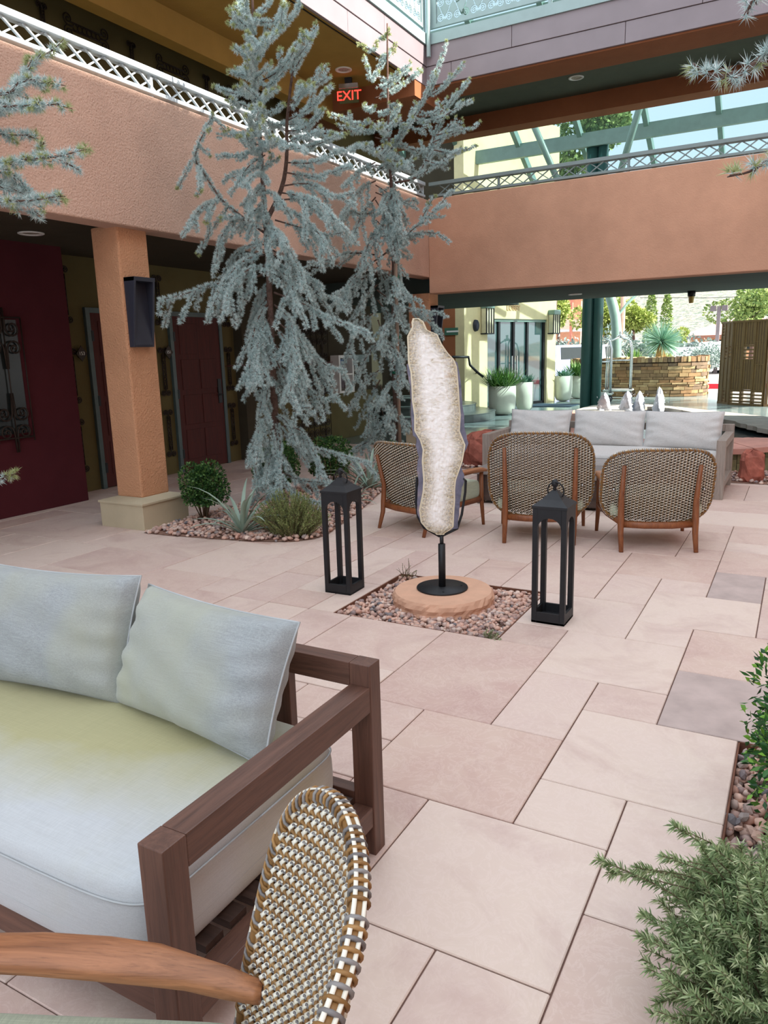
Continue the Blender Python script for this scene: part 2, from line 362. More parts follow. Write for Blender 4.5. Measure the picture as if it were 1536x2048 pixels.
def paving():
    fl = MB()
    # joint bed with the planting pits left open
    xs = sorted({-9.5, PIT[0], PIT[1], RPIT[0], RPIT[1], 6.0}); ys = sorted({-5.0, RPIT[2], RPIT[3], PIT[2], PIT[3], 10.95})
    for i in range(len(xs)-1):
        for j in range(len(ys)-1):
            cx, cy = (xs[i]+xs[i+1])/2, (ys[j]+ys[j+1])/2
            if PIT[0] < cx < PIT[1] and PIT[2] < cy < PIT[3]: continue
            if RPIT[0] < cx < RPIT[1] and RPIT[2] < cy < RPIT[3]: continue
            fl.box(xs[i], xs[i+1], ys[j], ys[j+1], -0.12, -0.006)
    floor = struct(fl.build('floor', MAT['joint']), 'pink flagstone paving of the courtyard floor', 'floor')
    used = {}
    def blocked(i, j):
        cx, cy = gx(i)+DX/2, gy(j)+DY/2
        return in_poly(cx, cy, LBED)
    tiles = [(-2,0,0,2),(-1,0,2,3),(-3,-1,2,4),(-1,1,3,5),(0,1,1,3),(-1,0,5,6),(0,2,5,7),(-2,0,6,8),(-2,-1,4,6),(-4,-2,4,7),(-3,-2,7,8),
             (-3,-1,8,10),(-2,-1,10,12),(-3,-2,13,14),(-4,-2,10,13),(-2,0,12,14),(-1,1,9,11),(-1,0,11,12),(-1,0,8,9),(0,2,7,9),
             (0,1,11,13),(0,2,13,15),(1,3,9,11),(-1,0,-2,0),(-2,-1,-2,0),(0,1,-1,1),(-4,-3,3,4),(-3,-2,0,2),(-6,-4,5,7),(-6,-4,4,5),
             (-8,-7,7,8),(-8,-7,8,10),(-7,-6,7,9)]
    for t in tiles:
        for i in range(t[0], t[1]):
            for j in range(t[2], t[3]): used[(i, j)] = 1
    rnd = random.Random(5)
    sizes = [(3,2),(2,3),(2,2),(2,2),(3,2),(2,1),(1,2),(1,1),(2,3)]
    for j in range(-7, 33):
        for i in range(-30, 16):
            if (i, j) in used: continue
            opts = sizes[:]; rnd.shuffle(opts); opts += [(1, 1)]
            for sx, sy in opts:
                if all((i+a, j+b) not in used and j+b < 33 and i+a < 16 for a in range(sx) for b in range(sy)):
                    for a in range(sx):
                        for b in range(sy): used[(i+a, j+b)] = 1
                    tiles.append((i, i+sx, j, j+sy)); break
    def clip(P, ax, val, keep_less):
        out = []
        for k in range(len(P)):
            p, q = P[k], P[(k+1) % len(P)]
            pi = p[ax] <= val if keep_less else p[ax] >= val; qi = q[ax] <= val if keep_less else q[ax] >= val
            if pi: out.append(p)
            if pi != qi:
                t = (val-p[ax])/(q[ax]-p[ax]); out.append(tuple(p[m]+t*(q[m]-p[m]) for m in (0, 1)))
        return out
    cells = []
    for (i0, i1, j0, j1) in tiles:
        x0, x1, y0, y1 = gx(i0), gx(i1), gy(j0), min(gy(j1), 10.95)
        if x1 < -7.6 or y1 <= y0 or x0 > 3.5 or y1 < -1: continue
        rects = [(x0, x1, y0, y1)]
        for (a, b, c, d) in (PIT, RPIT):
            nxt = []
            for (p, q, r, s) in rects:
                if p < b and q > a and r < d and s > c:
                    if p < a: nxt.append((p, a, r, s))
                    if q > b: nxt.append((b, q, r, s))
                    m0, m1 = max(p, a), min(q, b)
                    if r < c: nxt.append((m0, m1, r, c))
                    if s > d: nxt.append((m0, m1, d, s))
                else: nxt.append((p, q, r, s))
            rects = nxt
        cells += [r for r in rects if r[1]-r[0] > 0.05 and r[3]-r[2] > 0.05]
    def area_px(r):
        c = np.array([(r[0]+r[1])/2, (r[2]+r[3])/2, 0]); dep = depth_of(c)
        if dep < 0.7: return 0
        u = 768+FPX*((c-CAMP)@BR)/dep; v = 1024-FPX*((c-CAMP)@BU)/dep
        if not (-120 < u < 1660 and 820 < v < 2200): return 0
        return (r[1]-r[0])*(r[3]-r[2])/dep**3
    cells.sort(key=lambda r: -area_px(r))
    cache = {}; rest = MB(); g = 0.0024; rr = random.Random(3)
    greys = {(0, 2, 5, 7), (0, 1, 11, 13)}
    grey_rects = [(gx(a), gx(b), gy(c), gy(d)) for a, b, c, d in greys]
    for k, (x0, x1, y0, y1) in enumerate(cells):
        inside = sum(in_poly(px, py, LBED) for px in (x0, x1) for py in (y0, y1))
        if inside == 4: continue
        top = 0.0+rr.uniform(-0.0012, 0.0012)
        if k < 290 and area_px((x0, x1, y0, y1)) > 0:
            w_, h_ = round(x1-x0, 3), round(y1-y0, 3)
            if (w_, h_) not in cache:
                mb = MB().box(-w_/2+g, w_/2-g, -h_/2+g, h_/2-g, -0.03, 0.0)
                o = mb.build('flagstone', MAT['tile'], floor, bevel=0.003, seg=1, local=True); cache[(w_, h_)] = o
            else:
                o = cache[(w_, h_)].copy(); COL.objects.link(o); o.parent = floor
            o.location = ((x0+x1)/2, (y0+y1)/2, top)
            if any(abs(x0-q[0]) < 0.02 and abs(y0-q[2]) < 0.02 for q in grey_rects):
                o.material_slots[0].link = 'OBJECT'; o.material_slots[0].material = MAT['tile_dark']
        else:
            rest.box(x0+g, x1-g, y0+g, y1-g, -0.03, top)
    ro = rest.build('flagstones', MAT['tile'], floor); ro['kind'] = 'stuff'
    return floor
FLOOR = paving()
# polished concrete of the porte-cochere and the drive
def concrete_mat():
    q = N('polished_concrete'); co = q.coord(); nz = q.noise(co, 0.6, 5, 0.6, 0.5); n2 = q.noise(co, 5, 4)
    a = q.ramp(nz, [(0.3, srgb(116, 136, 136)), (0.7, srgb(150, 166, 164))])
    q.col(q.mix(0.25, a, q.ramp(n2, [(0.35, srgb(100, 120, 122)), (0.65, srgb(168, 180, 176))])))
    q.set(Roughness=0.16); q.b.inputs['Specular IOR Level'].default_value = 0.7
    q.bump(n2, 0.04, 0.01); return q.m
MAT['polished'] = concrete_mat()
MAT['asphalt'] = plain('asphalt', srgb(168, 162, 160), 0.9, 0, 0.2, 0.08, 3)
MAT['sidewalk'] = plain('drive_concrete', srgb(214, 206, 200), 0.85, 0, 0.2, 0.05, 3)
MAT['earth'] = plain('desert_ground', srgb(204, 186, 158), 0.95, 0, 0.1, 0.12, 0.2)
struct(MB().box(-14, 12, 10.95, 26.0, -0.3, -0.002).build('floor_entrance', MAT['polished']), 'polished grey concrete floor under the glass canopy', 'floor')
struct(MB().box(-80, 80, 26.0, 75, -0.3, -0.03).build('floor_parking', MAT['asphalt']), 'pale sunlit parking lot asphalt beyond the stone wall', 'ground')
struct(MB().box(-200, 200, 75, 300, -0.6, -0.06).build('ground_desert', MAT['earth']), 'pale desert ground far beyond the parking lot', 'ground')

# ================================================================== LEFT WING
XL, YB, XW = -5.1, 10.73, -7.31
wl = MB(); wl.box(XL-0.24, XL, -4, YB+0.25, 2.62, 3.73)
struct(wl.build('wall_left', MAT['stucco_left'], bevel=0.012), 'pinkish terracotta stucco parapet band of the left gallery', 'wall')
wb = MB(); wb.box(XL, 8.0, YB, YB+0.25, 2.38, 3.745)
struct(wb.build('wall_back', MAT['stucco_back'], bevel=0.012), 'terracotta stucco parapet band across the back passage', 'wall')
# corridor behind: floor level
struct(MB().box(XW-0.2, XW, 5.2, 8.72, 0, 2.9).box(XW-0.2, XW, 8.72, 12.7, 0.0, 0.84).build('wall_corridor', MAT['olive']), 'olive stucco wall of the ground floor corridor', 'wall')
struct(MB().box(XW-0.2, XW+0.02, 8.95, 12.7, 0.84, 2.9).build('wall_corridor_upper', MAT['dark_olive']), 'dark brown upper wall behind the scroll grille in the corridor', 'wall')
struct(MB().box(XW-0.1, XW+0.16, 8.72, 8.95, 0, 2.9).build('trim_1', MAT['dark_olive']), 'dark pilaster to the right of the panelled door', 'pilaster')
struct(MB().box(-7.2, -6.85, -4, 5.53, 0, 2.9).build('wall_maroon', MAT['maroon'], bevel=0.006), 'dark maroon wall at far left holding an iron window grille', 'wall')
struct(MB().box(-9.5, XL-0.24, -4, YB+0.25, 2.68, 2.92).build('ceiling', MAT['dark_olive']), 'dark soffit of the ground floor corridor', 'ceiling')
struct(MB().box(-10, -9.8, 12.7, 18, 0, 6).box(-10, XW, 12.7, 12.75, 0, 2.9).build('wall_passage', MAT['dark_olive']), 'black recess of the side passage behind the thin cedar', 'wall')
# upper gallery
struct(MB().box(XW-0.2, XW, -4, 13.4, 2.92, 5.9).build('wall_upper', MAT['olive']), 'shaded olive wall of the upper gallery with iron scrolls', 'wall')
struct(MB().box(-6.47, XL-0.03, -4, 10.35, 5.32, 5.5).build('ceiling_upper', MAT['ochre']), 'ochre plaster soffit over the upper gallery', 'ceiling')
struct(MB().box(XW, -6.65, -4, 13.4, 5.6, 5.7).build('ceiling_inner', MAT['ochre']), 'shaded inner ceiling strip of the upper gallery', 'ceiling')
struct(MB().box(-6.66, -6.47, -4, 11.0, 5.0, 5.72).build('trim_2', MAT['ochre']), 'long ochre beam under the upper gallery ceiling', 'beam')
struct(MB().box(-5.24, -5.225, -4, 10.9, 5.312, 5.322).build('trim_3', MAT['black_metal']), 'thin black drip groove along the ochre soffit', 'trim')
struct(MB().box(-9.0, XL, 10.35, YB+0.62, 5.06, 5.32).build('trim_4', MAT['browntrim']), 'terracotta cross beam under the corner of the upper deck', 'beam')
# rear upper gallery ceiling over the bridge
struct(MB().box(XL, 8, YB+0.03, YB+0.62, 5.25, 5.6).build('trim_5', MAT['browntrim']), 'brown underside of the upper deck edge beam at the back', 'beam')
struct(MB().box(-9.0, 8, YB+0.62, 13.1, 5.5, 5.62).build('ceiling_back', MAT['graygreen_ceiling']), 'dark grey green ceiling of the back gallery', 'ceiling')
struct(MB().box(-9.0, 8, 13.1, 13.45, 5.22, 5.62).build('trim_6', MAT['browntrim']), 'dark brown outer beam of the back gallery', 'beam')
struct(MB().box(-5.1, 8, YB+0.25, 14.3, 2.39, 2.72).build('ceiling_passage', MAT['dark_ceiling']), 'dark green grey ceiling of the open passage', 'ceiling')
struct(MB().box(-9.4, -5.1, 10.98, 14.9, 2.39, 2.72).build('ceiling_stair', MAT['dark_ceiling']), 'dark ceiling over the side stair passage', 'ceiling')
# upper decks
struct(MB().box(-9, XL-0.02, -4, 13.4, 5.72, 5.8).box(XL-0.02, 8, YB+0.02, 13.4, 5.63, 5.8).build('floor_upper', MAT['dark_ceiling']), 'top deck slab over the galleries', 'floor')
# fascia panels: left (sunlit) and back, each sheet an own piece
def fascia(name, label, side):
    t = thing(name, label, 'fascia', (XL, YB, 5.27), kind='structure')
    rows = [(5.27, 5.52), (5.525, 5.79)]
    for k, (z0, z1) in enumerate(rows):
        a = -4.0 if side == 'left' else XL+0.0
        e = YB if side == 'left' else 8.0
        step = 2.4; off = 0.9*k+(0.55 if side == 'left' else 0.4)
        c = a; edges = [a]
        x = a+off
        while x < e: edges.append(x); x += step
        edges.append(e)
        for p, q in zip(edges, edges[1:]):
            pr = 0.012*k
            if side == 'left': MB().box(XL-0.03, XL+0.012+pr, p+0.003, q-0.003, z0, z1).build('fascia_panel', MAT['fascia'], t, bevel=0.003, seg=1)
            else: MB().box(p+0.003, q-0.003, YB-0.012-pr, YB+0.03, z0, z1).build('fascia_panel', MAT['fascia'], t, bevel=0.003, seg=1)
    if side == 'left': MB().box(XL-0.02, XL+0.05, -4, YB, 5.79, 5.93).build('fascia_cap', MAT['panel_paint'], t)
    else: MB().box(XL-0.05, 8, YB-0.05, YB+0.02, 5.79, 5.93).build('fascia_cap', MAT['panel_paint'], t)
fascia('trim_fascia', 'metal fascia panels of the left roof edge, bright in the sun', 'left')
fascia('trim_fascia', 'purple grey metal fascia panels of the upper deck at the back', 'back')
MB_post = MB().tube([(XL+0.085, YB-0.085, 5.62), (XL+0.085, YB-0.085, 7.2)], 0.03, 10)
tag(MB_post.build('corner_post', MAT['panel_paint']), 'round grey green corner post between the two spiral railings', 'post')
# spiral cut-out railing panels
def spiral_mask(pw, ph, st):
    nx, nz = int(round(pw/st)), int(round(ph/st)); pts = []
    def S(cx, flip):
        zc = [ph*0.5-0.10, ph*0.5+0.10]; out = []
        for e, zz in enumerate(zc):
            sg = 1 if e else -1
            for a in np.linspace(0, 4.6*math.pi/2*1.75, 70):
                r = 0.006+0.05*a/(4.6*math.pi/2*1.75)
                an = a+math.pi*0.1
                out.append((cx+sg*flip*(-r*math.cos(an))*1, zz+sg*r*math.sin(an)))
        lo = [q for q in out[:70]]; hi = [q for q in out[70:]]
        a, b = lo[-1], hi[-1]
        for t in np.linspace(0, 1, 24): out.append((a[0]+(b[0]-a[0])*t, a[1]+(b[1]-a[1])*t))
        return out
    pts = S(pw*0.25, 1)+S(pw*0.75, -1); pts = np.array(pts)
    cx = (np.arange(nx)+0.5)*st; cz = (np.arange(nz)+0.5)*st
    G = np.stack(np.meshgrid(cx, cz, indexing='ij'), -1).reshape(-1, 1, 2)
    d = np.sqrt(((G-pts[None])**2).sum(-1)).min(1).reshape(nx, nz)
    return d > 0.0075
def spiral_panel(t, a, b, side, z0, rows):
    st = 0.006; pw, ph = 0.252, 0.324; mk = spiral_mask(pw, ph, st); nx, nz = mk.shape
    tiles = int((b-a)/pw); xs = a+((b-a)-tiles*pw)/2
    NX = nx*tiles; NZ = nz*rows
    full = np.tile(mk, (tiles, rows))
    U, V = np.meshgrid(np.arange(NX+1)*st+xs, np.arange(NZ+1)*st+z0, indexing='ij')
    if side == 'left': P = np.stack([np.full_like(U, XL), U, V], -1)
    else: P = np.stack([U, np.full_like(U, YB-0.0), V], -1)
    ii, jj = np.nonzero(full); k = NZ+1
    Fc = np.stack([ii*k+jj, (ii+1)*k+jj, (ii+1)*k+jj+1, ii*k+jj+1], 1)
    o = tri_mesh('spiral_panel', P.reshape(-1, 3), Fc, MAT['panel_paint'], t)
    m = o.modifiers.new('sheet', 'SOLIDIFY'); m.thickness = 0.006
    return xs, xs+tiles*pw, z0, z0+rows*ph
def spiral_rail(side, label, a, b, panels):
    t = thing('spiral_railing', label, 'railing', (XL, YB, 5.93))
    wdt = (b-a)/panels
    for k in range(panels):
        p, q = a+wdt*k, a+wdt*(k+1)
        x0, x1, z0, z1 = spiral_panel(t, p+0.06, q-0.06, side, 6.05, 2)
        for (u0, u1, v0, v1) in ((p+0.02, q-0.02, z0-0.05, z0), (p+0.02, q-0.02, z1, z1+0.05), (p+0.02, x0, z0, z1), (x1, q-0.02, z0, z1)):
            m = MB()
            if side == 'left': m.box(XL-0.02, XL+0.02, u0, u1, v0, v1)
            else: m.box(u0, u1, YB-0.02, YB+0.02, v0, v1)
            m.build('frame_bar', MAT['panel_paint'], t)
        m = MB()
        if side == 'left': m.box(XL-0.02, XL+0.03, q-0.02, q+0.02, 5.9, z1+0.15)
        else: m.box(q-0.02, q+0.02, YB-0.02, YB+0.03, 5.9, z1+0.15)
        m.build('post', MAT['panel_paint'], t)
spiral_rail('back', 'grey green railing of spiral cut-out panels on the back upper deck', XL+0.05, XL+5.35, 3)
spiral_rail('left', 'sunlit railing of spiral cut-out panels on the left upper deck', YB-4.3, YB-0.08, 3)

MAT['rail_paint_shaded'] = plain('railing_paint_shaded', srgb(124, 138, 138), 0.45, 0, 0.5, 0.06)  # railing paint with the shade on the back side put into its colour
# lattice railings on both parapets
def lattice_rail(side, label, a, b):
    t = thing('lattice_railing', label, 'railing', (XL, YB, 3.73)); mat = MAT['rail_paint'] if side == 'left' else MAT['rail_paint_shaded']
    def bx(u0, u1, d0, d1, z0, z1, nm):
        m = MB()
        if side == 'left': m.box(XL-0.08+d0, XL-0.08+d1, u0, u1, z0, z1)
        else: m.box(u0, u1, YB+0.08-d1, YB+0.08-d0, z0, z1)
        return m.build(nm, mat, t, bevel=0.004, seg=1)
    bx(a, b, -0.045, 0.055, 3.925, 3.975, 'top_rail'); bx(a, b, -0.02, 0.05, 3.765, 3.80, 'bottom_rail')
    n = int((b-a)/1.8)
    for k in range(n+1): bx(b-0.03-k*1.8, b-k*1.8, -0.015, 0.025, 3.72, 3.93, 'post')
    pitch = 0.185; protos = {}
    k = 0; u = b-pitch
    while u > a:
        for sgn in (1, -1):
            if sgn not in protos:
                h = 0.125; ln = pitch*0.98
                m = MB(); dn = -0.006 if sgn > 0 else 0.006
                if side == 'left': m.bar((dn, -ln/2*sgn, -h/2), (dn, ln/2*sgn, h/2), 0.012, 0.021, up=(1, 0, 0))
                else: m.bar((-ln/2*sgn, dn, -h/2), (ln/2*sgn, dn, h/2), 0.012, 0.021, up=(0, 1, 0))
                # bar: wa across, wb along up -> swap so the face shows
                o = m.build('lattice_slat', mat, t, local=True); protos[sgn] = o
            else:
                o = protos[sgn].copy(); COL.objects.link(o); o.parent = t
            if side == 'left': w_ = (XL-0.07, u+pitch/2, 3.8625)
            else: w_ = (u+pitch/2, YB+0.07, 3.8625)
            o.location = [w_[q]-t.location[q] for q in range(3)]
        u -= pitch; k += 1
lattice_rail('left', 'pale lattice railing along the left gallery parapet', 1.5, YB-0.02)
lattice_rail('back', 'lattice railing along the back parapet, shade in its grey green colour', XL+0.0, 3.2)

# ------------------------------------------------------------------ columns, sconces
def column(label, x0, x1, y0, y1, px, ztop):
    t = thing('column', label, 'column', ((x0+x1)/2, (y0+y1)/2, 0))
    MB().box(x0, x1, y0, y1, 0.27, ztop).build('shaft', MAT['stucco_col'], t, bevel=0.015)
    MB().box(x0-px, x1+px, y0-px, y1+px, -0.005, 0.225).build('plinth', MAT['plinth'], t, bevel=0.004)
    m = MB(); e = px+0.012; a = [(x0-e, y0-e), (x1+e, y0-e), (x1+e, y1+e), (x0-e, y1+e)]; b = [(x0, y0), (x1, y0), (x1, y1), (x0, y1)]
    vs = [(*p, 0.225) for p in a]+[(*p, 0.245) for p in a]+[(*p, 0.275) for p in b]
    m.add(vs, [(3, 2, 1, 0)]+[(i, (i+1) % 4, 4+(i+1) % 4, 4+i) for i in range(4)]+[(4+i, 4+(i+1) % 4, 8+(i+1) % 4, 8+i) for i in range(4)]+[(8, 9, 10, 11)])
    m.build('plinth_cap', MAT['plinth'], t, bevel=0.003)
column('orange stucco column on a beige plinth carrying the nearer black sconce', -5.52, -5.20, 4.78, 5.12, 0.115, 2.64)
column('orange stucco column at the far corner behind the crystal slab', -5.50, -5.13, 10.80, 11.12, 0.06, 2.40)
def sconce(label, X, yc, z0, z1):
    # wedge shaped black wall light: deeper at the top, open trough at the front
    t = thing('wall_sconce', label, 'wall light', (X, yc, z0), group='black wedge sconces')
    h = z1-z0; w_ = 0.12; d0, d1 = 0.05, 0.13
    body = MB()
    for s in (-1, 1):
        y0_, y1_ = (yc+s*w_, yc+s*(w_-0.022))
        body.prism([(X, min(y0_, y1_), z0), (X+d0, min(y0_, y1_), z0), (X+d1, min(y0_, y1_), z1), (X, min(y0_, y1_), z1)][::-1], (0, 0.022, 0))
    body.build('side_panel', MAT['navy_metal'], t, bevel=0.002)
    MB().prism([(X, yc-w_, z1-0.035), (X+d1-0.006, yc-w_, z1-0.035), (X+d1, yc-w_, z1), (X, yc-w_, z1)][::-1], (0, 2*w_, 0)).build('top_panel', MAT['navy_metal'], t, bevel=0.002)
    MB().prism([(X, yc-w_+0.022, z0), (X+d0, yc-w_+0.022, z0), (X+0.055, yc-w_+0.022, z0+0.02), (X+0.03, yc-w_+0.022, z1-0.035), (X, yc-w_+0.022, z1-0.035)][::-1], (0, 2*w_-0.044, 0)).build('back_trough', MAT['navy_metal'], t, bevel=0.002)
    return t
sconce('black wedge shaped sconce on the nearest orange column', -5.20, 4.925, 1.62, 2.21)
sconce('black wedge shaped sconce on the far corner column', -5.13, 10.95, 1.62, 2.21)

# ------------------------------------------------------------------ doors, frames, number plates
def door(n, y0, y1, label, zt=2.06, hinge='left', panels=True):
    X = XW
    d = thing('door_%d' % n, label, 'door', (X, (y0+y1)/2, 0), kind='structure')
    MB().box(X-0.02, X+0.03, y0, y1, 0.012, zt).build('door_leaf', MAT['door_wood'], d)
    for c in range(2):
        for r in range(4):
            w_ = (y1-y0); a = y0+0.12*w_+c*0.40*w_; b = a+0.36*w_
            z0 = 0.16+r*0.47; m = MB()
            m.box(X+0.03, X+0.038, a, b, z0, z0+0.40)
            m.build('raised_panel', MAT['door_wood'], d, bevel=0.007)
    for (a, b, c, e) in ((y0-0.06, y0, 0, zt+0.06), (y1, y1+0.06, 0, zt+0.06), (y0, y1, zt, zt+0.06)):
        MB().box(X, X+0.045, a, b, c, e).build('door_frame', MAT['door_frame'], d, bevel=0.003)
    for z in (0.25, 1.05, 1.8): MB().box(X+0.03, X+0.05, y0-0.005, y0+0.025, z-0.06, z+0.06).build('hinge', MAT['black_metal'], d)
    MB().box(X+0.03, X+0.05, y1-0.11, y1-0.04, 0.88, 1.22).build('lock_plate', MAT['black_metal'], d, bevel=0.003)
    MB().tube([(X+0.05, y1-0.075, 1.0), (X+0.09, y1-0.075, 1.0), (X+0.09, y1-0.17, 1.0)], 0.01, 8).build('door_handle', MAT['black_metal'], d, True)
    MB().lathe([(0.012, 0), (0.012, 0.006)], 10, (0, 0, 0)).build('peephole', MAT['steel'], d, local=True)
    ph = d.children[-1]; ph.rotation_euler = (0, math.pi/2, 0); ph.location = (0.031, 0, 1.45)
    return d
door(1, 6.16, 7.06, 'panelled dark red wooden door half hidden behind the orange column')
door(2, 7.47, 8.37, 'panelled dark red wooden door between the column and the blue cedar')
def scroll_pts(c, r, turns, a0, sgn, n=26):
    return [(c[0]+sgn*r*(1-t)*math.cos(a0+turns*2*math.pi*t), c[1]+r*(1-t)*math.sin(a0+turns*2*math.pi*t)) for t in np.linspace(0, 0.93, n)]
def scroll_ornament(name, label, X, yc, zc, h, w_, group=None, horiz=False, nx=1, cat='wall ornament'):
    # wrought iron: two bars, four scrolls at the ends, small rings between
    t = thing(name, label, cat, (X, yc, zc-h/2), group=group); r = 0.0075
    def P(u, v): return (X+0.02, yc+(v if horiz else u), zc+(u if horiz else v))
    L, Wd = (w_, h) if horiz else (h, w_)
    s = Wd*(0.27 if horiz else 0.24)
    for sg in (-1, 1):
        MB().tube([P(sg*Wd*0.16, -L*0.36), P(sg*Wd*0.16, L*0.36)], r, 6).build('bar', MAT['iron'], t, True)
        for e in (-1, 1):
            cc = (sg*Wd*0.27, e*(L*0.5-s))
            pts = [(sg*Wd*0.02, e*L*0.30)]+[(cc[0]+(-sg)*s*(1-q)*math.cos(2*math.pi*1.9*q), cc[1]+e*s*(1-q)*math.sin(2*math.pi*1.9*q)) for q in np.linspace(0, 0.9, 24)]
            MB().tube([P(*p) for p in pts], r, 6).build('scroll', MAT['iron'], t, True)
    for e in (-0.5, -0.3, -0.1, 0.1, 0.3, 0.5):
        ring = [(Wd*0.13*math.cos(a), L*0.5*e+Wd*0.13*math.sin(a)) for a in np.linspace(0, 2*math.pi, 13)]
        MB().tube([P(*p) for p in ring], r*0.9, 6).build('ring', MAT['iron'], t, True)
GRP = 'iron scroll ornaments beside the corridor doors'
spots = [(5.86, 'left of the half hidden door'), (7.28, 'between the two corridor doors'), (8.56, 'right of the fully seen door')]
for (yy, wh) in spots:
    for zc, lv in ((0.55, 'lowest'), (1.35, 'middle'), (2.25, 'highest')):
        scroll_ornament('scroll_ornament', '%s wrought iron scroll %s' % (lv, wh), XW, yy, zc, 0.62, 0.17, GRP)
def number_plate(label, yc, zc, txt):
    t = thing('room_number_plate', label, 'number plate', (XW, yc, zc-0.07), group='room number plates')
    MB().prism([(XW+0.035, yc-0.075, zc), (XW+0.035, yc, zc-0.09), (XW+0.035, yc+0.075, zc), (XW+0.035, yc, zc+0.09)], (0.012, 0, 0)).build('plate', MAT['iron'], t, bevel=0.002)
    text_mesh('room_number', txt, 0.055, MAT['white_metal'], t, (XW+0.049, yc, zc), (0, 1, 0), (0, 0, 1), 0.001)
number_plate('dark diamond room number plate beside the half hidden door', 5.99, 1.60, '153')
number_plate('dark diamond room number plate beside the fully seen door', 7.36, 1.60, '151')
for k, (yc, w_, lab) in enumerate(((6.55, 0.62, 'nearest'), (7.88, 0.58, 'middle'), (9.2, 0.58, 'farthest'))):
    scroll_ornament('iron_scrollwork', '%s wide iron scroll panel on the upper gallery wall' % lab, XW, yc, 5.10, 0.24, w_, 'wide iron scrolls upstairs', horiz=True)
for yc, lab in ((5.98, 'nearest'), (7.2, 'middle'), (8.5, 'farthest')):
    scroll_ornament('scroll_ornament', '%s upright iron scroll on the upper gallery wall' % lab, XW, yc, 5.06, 0.30, 0.14, 'upright iron scrolls upstairs')
def scroll_grille(name, label, X, y0, y1, z0, z1, nb, rows, rr=0.008):
    t = thing(name, label, 'grille', (X, (y0+y1)/2, z0)); p = (y1-y0)/nb
    for k in range(nb+1): MB().tube([(X+0.03, y0+k*p, z0-0.04), (X+0.03, y0+k*p, z1)], rr*0.8, 6).build('bar', MAT['iron'], t, True)
    proto = {}
    for z in rows:
        for k in range(nb):
            for e in (-1, 1):
                sgn = 1 if (k % 2) else -1; key = (e, sgn)
                cc = y0+(k+0.5)*p; s = p*0.40
                if key not in proto:
                    pts = [(0.0, -sgn*p*0.45, e*p*1.5)]+[(0, -sgn*s*(1-q)*math.cos(2*math.pi*1.9*q), e*(p*0.48)-e*s*(1-q)*math.sin(2*math.pi*1.9*q)) for q in np.linspace(0, 0.9, 22)]
                    o = MB().tube(pts, rr, 5).build('scroll', MAT['iron'], t, True, local=True); proto[key] = o
                else: o = proto[key].copy(); COL.objects.link(o); o.parent = t
                o.location = (0.03, cc-(y0+y1)/2, z-z0)
    for z in (z0, z1): MB().tube([(X+0.03, y0, z), (X+0.03, y1, z)], rr, 6).build('crossbar', MAT['iron'], t, True)
scroll_grille('scroll_grille', 'tall black iron scroll grille on the corridor wall behind the cedars', XW+0.02, 10.1, 11.15, 0.12, 2.1, 6, (0.28, 0.62, 1.0, 1.42, 1.82))
scroll_grille('window_grille', 'dark iron scroll window grille on the maroon wall', -6.85, 4.15, 4.93, 0.78, 1.95, 4, (0.93, 1.75), 0.009)
struct(MB().box(-6.852, -6.846, 4.2, 4.9, 0.82, 1.93).build('window_1', MAT['glass_dark']), 'dark window pane behind the iron grille in the maroon wall', 'window')
MB_led = MB().box(XW, XW+0.06, 9.2, 9.95, 0.80, 0.84)
struct(MB_led.build('trim_7', MAT['dark_olive']), 'thin ledge on the corridor wall left of the tall grille', 'ledge')
# brochure rack
t = thing('brochure_rack', 'white framed brochure rack on the corridor wall between the cedars', 'rack', (XW, 11.5, 0.84))
for (a, b, c, d) in ((11.25, 11.30, 0.84, 1.5), (11.70, 11.75, 0.84, 1.5), (11.30, 11.70, 1.45, 1.5), (11.30, 11.70, 0.84, 0.88), (11.30, 11.70, 1.15, 1.18)):
    MB().box(XW+0.02, XW+0.20, a, b, c, d).build('frame_bar', MAT['white_metal'], t, bevel=0.003)
MB().box(XW+0.02, XW+0.03, 11.30, 11.70, 0.88, 1.45).build('back_board', plain('brochure_back', srgb(120, 118, 112), 0.7), t)
MB().box(XW+0.05, XW+0.06, 11.36, 11.64, 1.24, 1.43).build('blue_leaflet', plain('leaflet_blue', srgb(28, 84, 140), 0.5), t)
MB().box(XW+0.05, XW+0.06, 11.33, 11.66, 0.92, 1.12).build('photo_leaflet', plain('leaflet_photo', srgb(96, 84, 92), 0.5, var=0.6, scale=14), t)
tag(MB().box(XW+0.021, XW+0.03, 11.80, 12.6, 1.36, 1.5).build('wall_sign', plain('sign_teal', srgb(96, 122, 122), 0.5)), 'faded teal sign strip right of the white brochure rack', 'sign')

# ------------------------------------------------------------------ exit signs, downlights
def exit_sign(label, c, size, zt):
    t = thing('exit_sign', label, 'exit sign', c, group='red exit signs')
    xd = unit((math.cos(YAW), math.sin(YAW), 0)); xd = unit(xd+np.array([0.25, -0.1, 0])); nd = np.cross(xd, (0, 0, 1))
    c = np.array(c); w_, h = 0.30*size, 0.20*size
    MB().obox(c, xd*w_/2, nd*0.006, np.array([0, 0, h/2])).build('face_plate', plain('exit_plate', srgb(90, 96, 60), 0.3), t)
    MB().obox(c+np.array([0, 0, h/2+0.035*size]), xd*w_/2, nd*0.03, np.array([0, 0, 0.035*size])).build('housing', MAT['steel'], t, bevel=0.003)
    if zt > c[2]+h/2+0.08*size: MB().obox(np.array([c[0], c[1], (zt+c[2]+h/2+0.07*size)/2]), xd*0.05, nd*0.03, np.array([0, 0, (zt-c[2]-h/2-0.07*size)/2])).build('mount', MAT['black_metal'], t)
    text_mesh('exit_lettering', 'EXIT', 0.19*size, MAT['red_emit'], t, c+nd*0.009, xd, (0, 0, 1), 0.001)
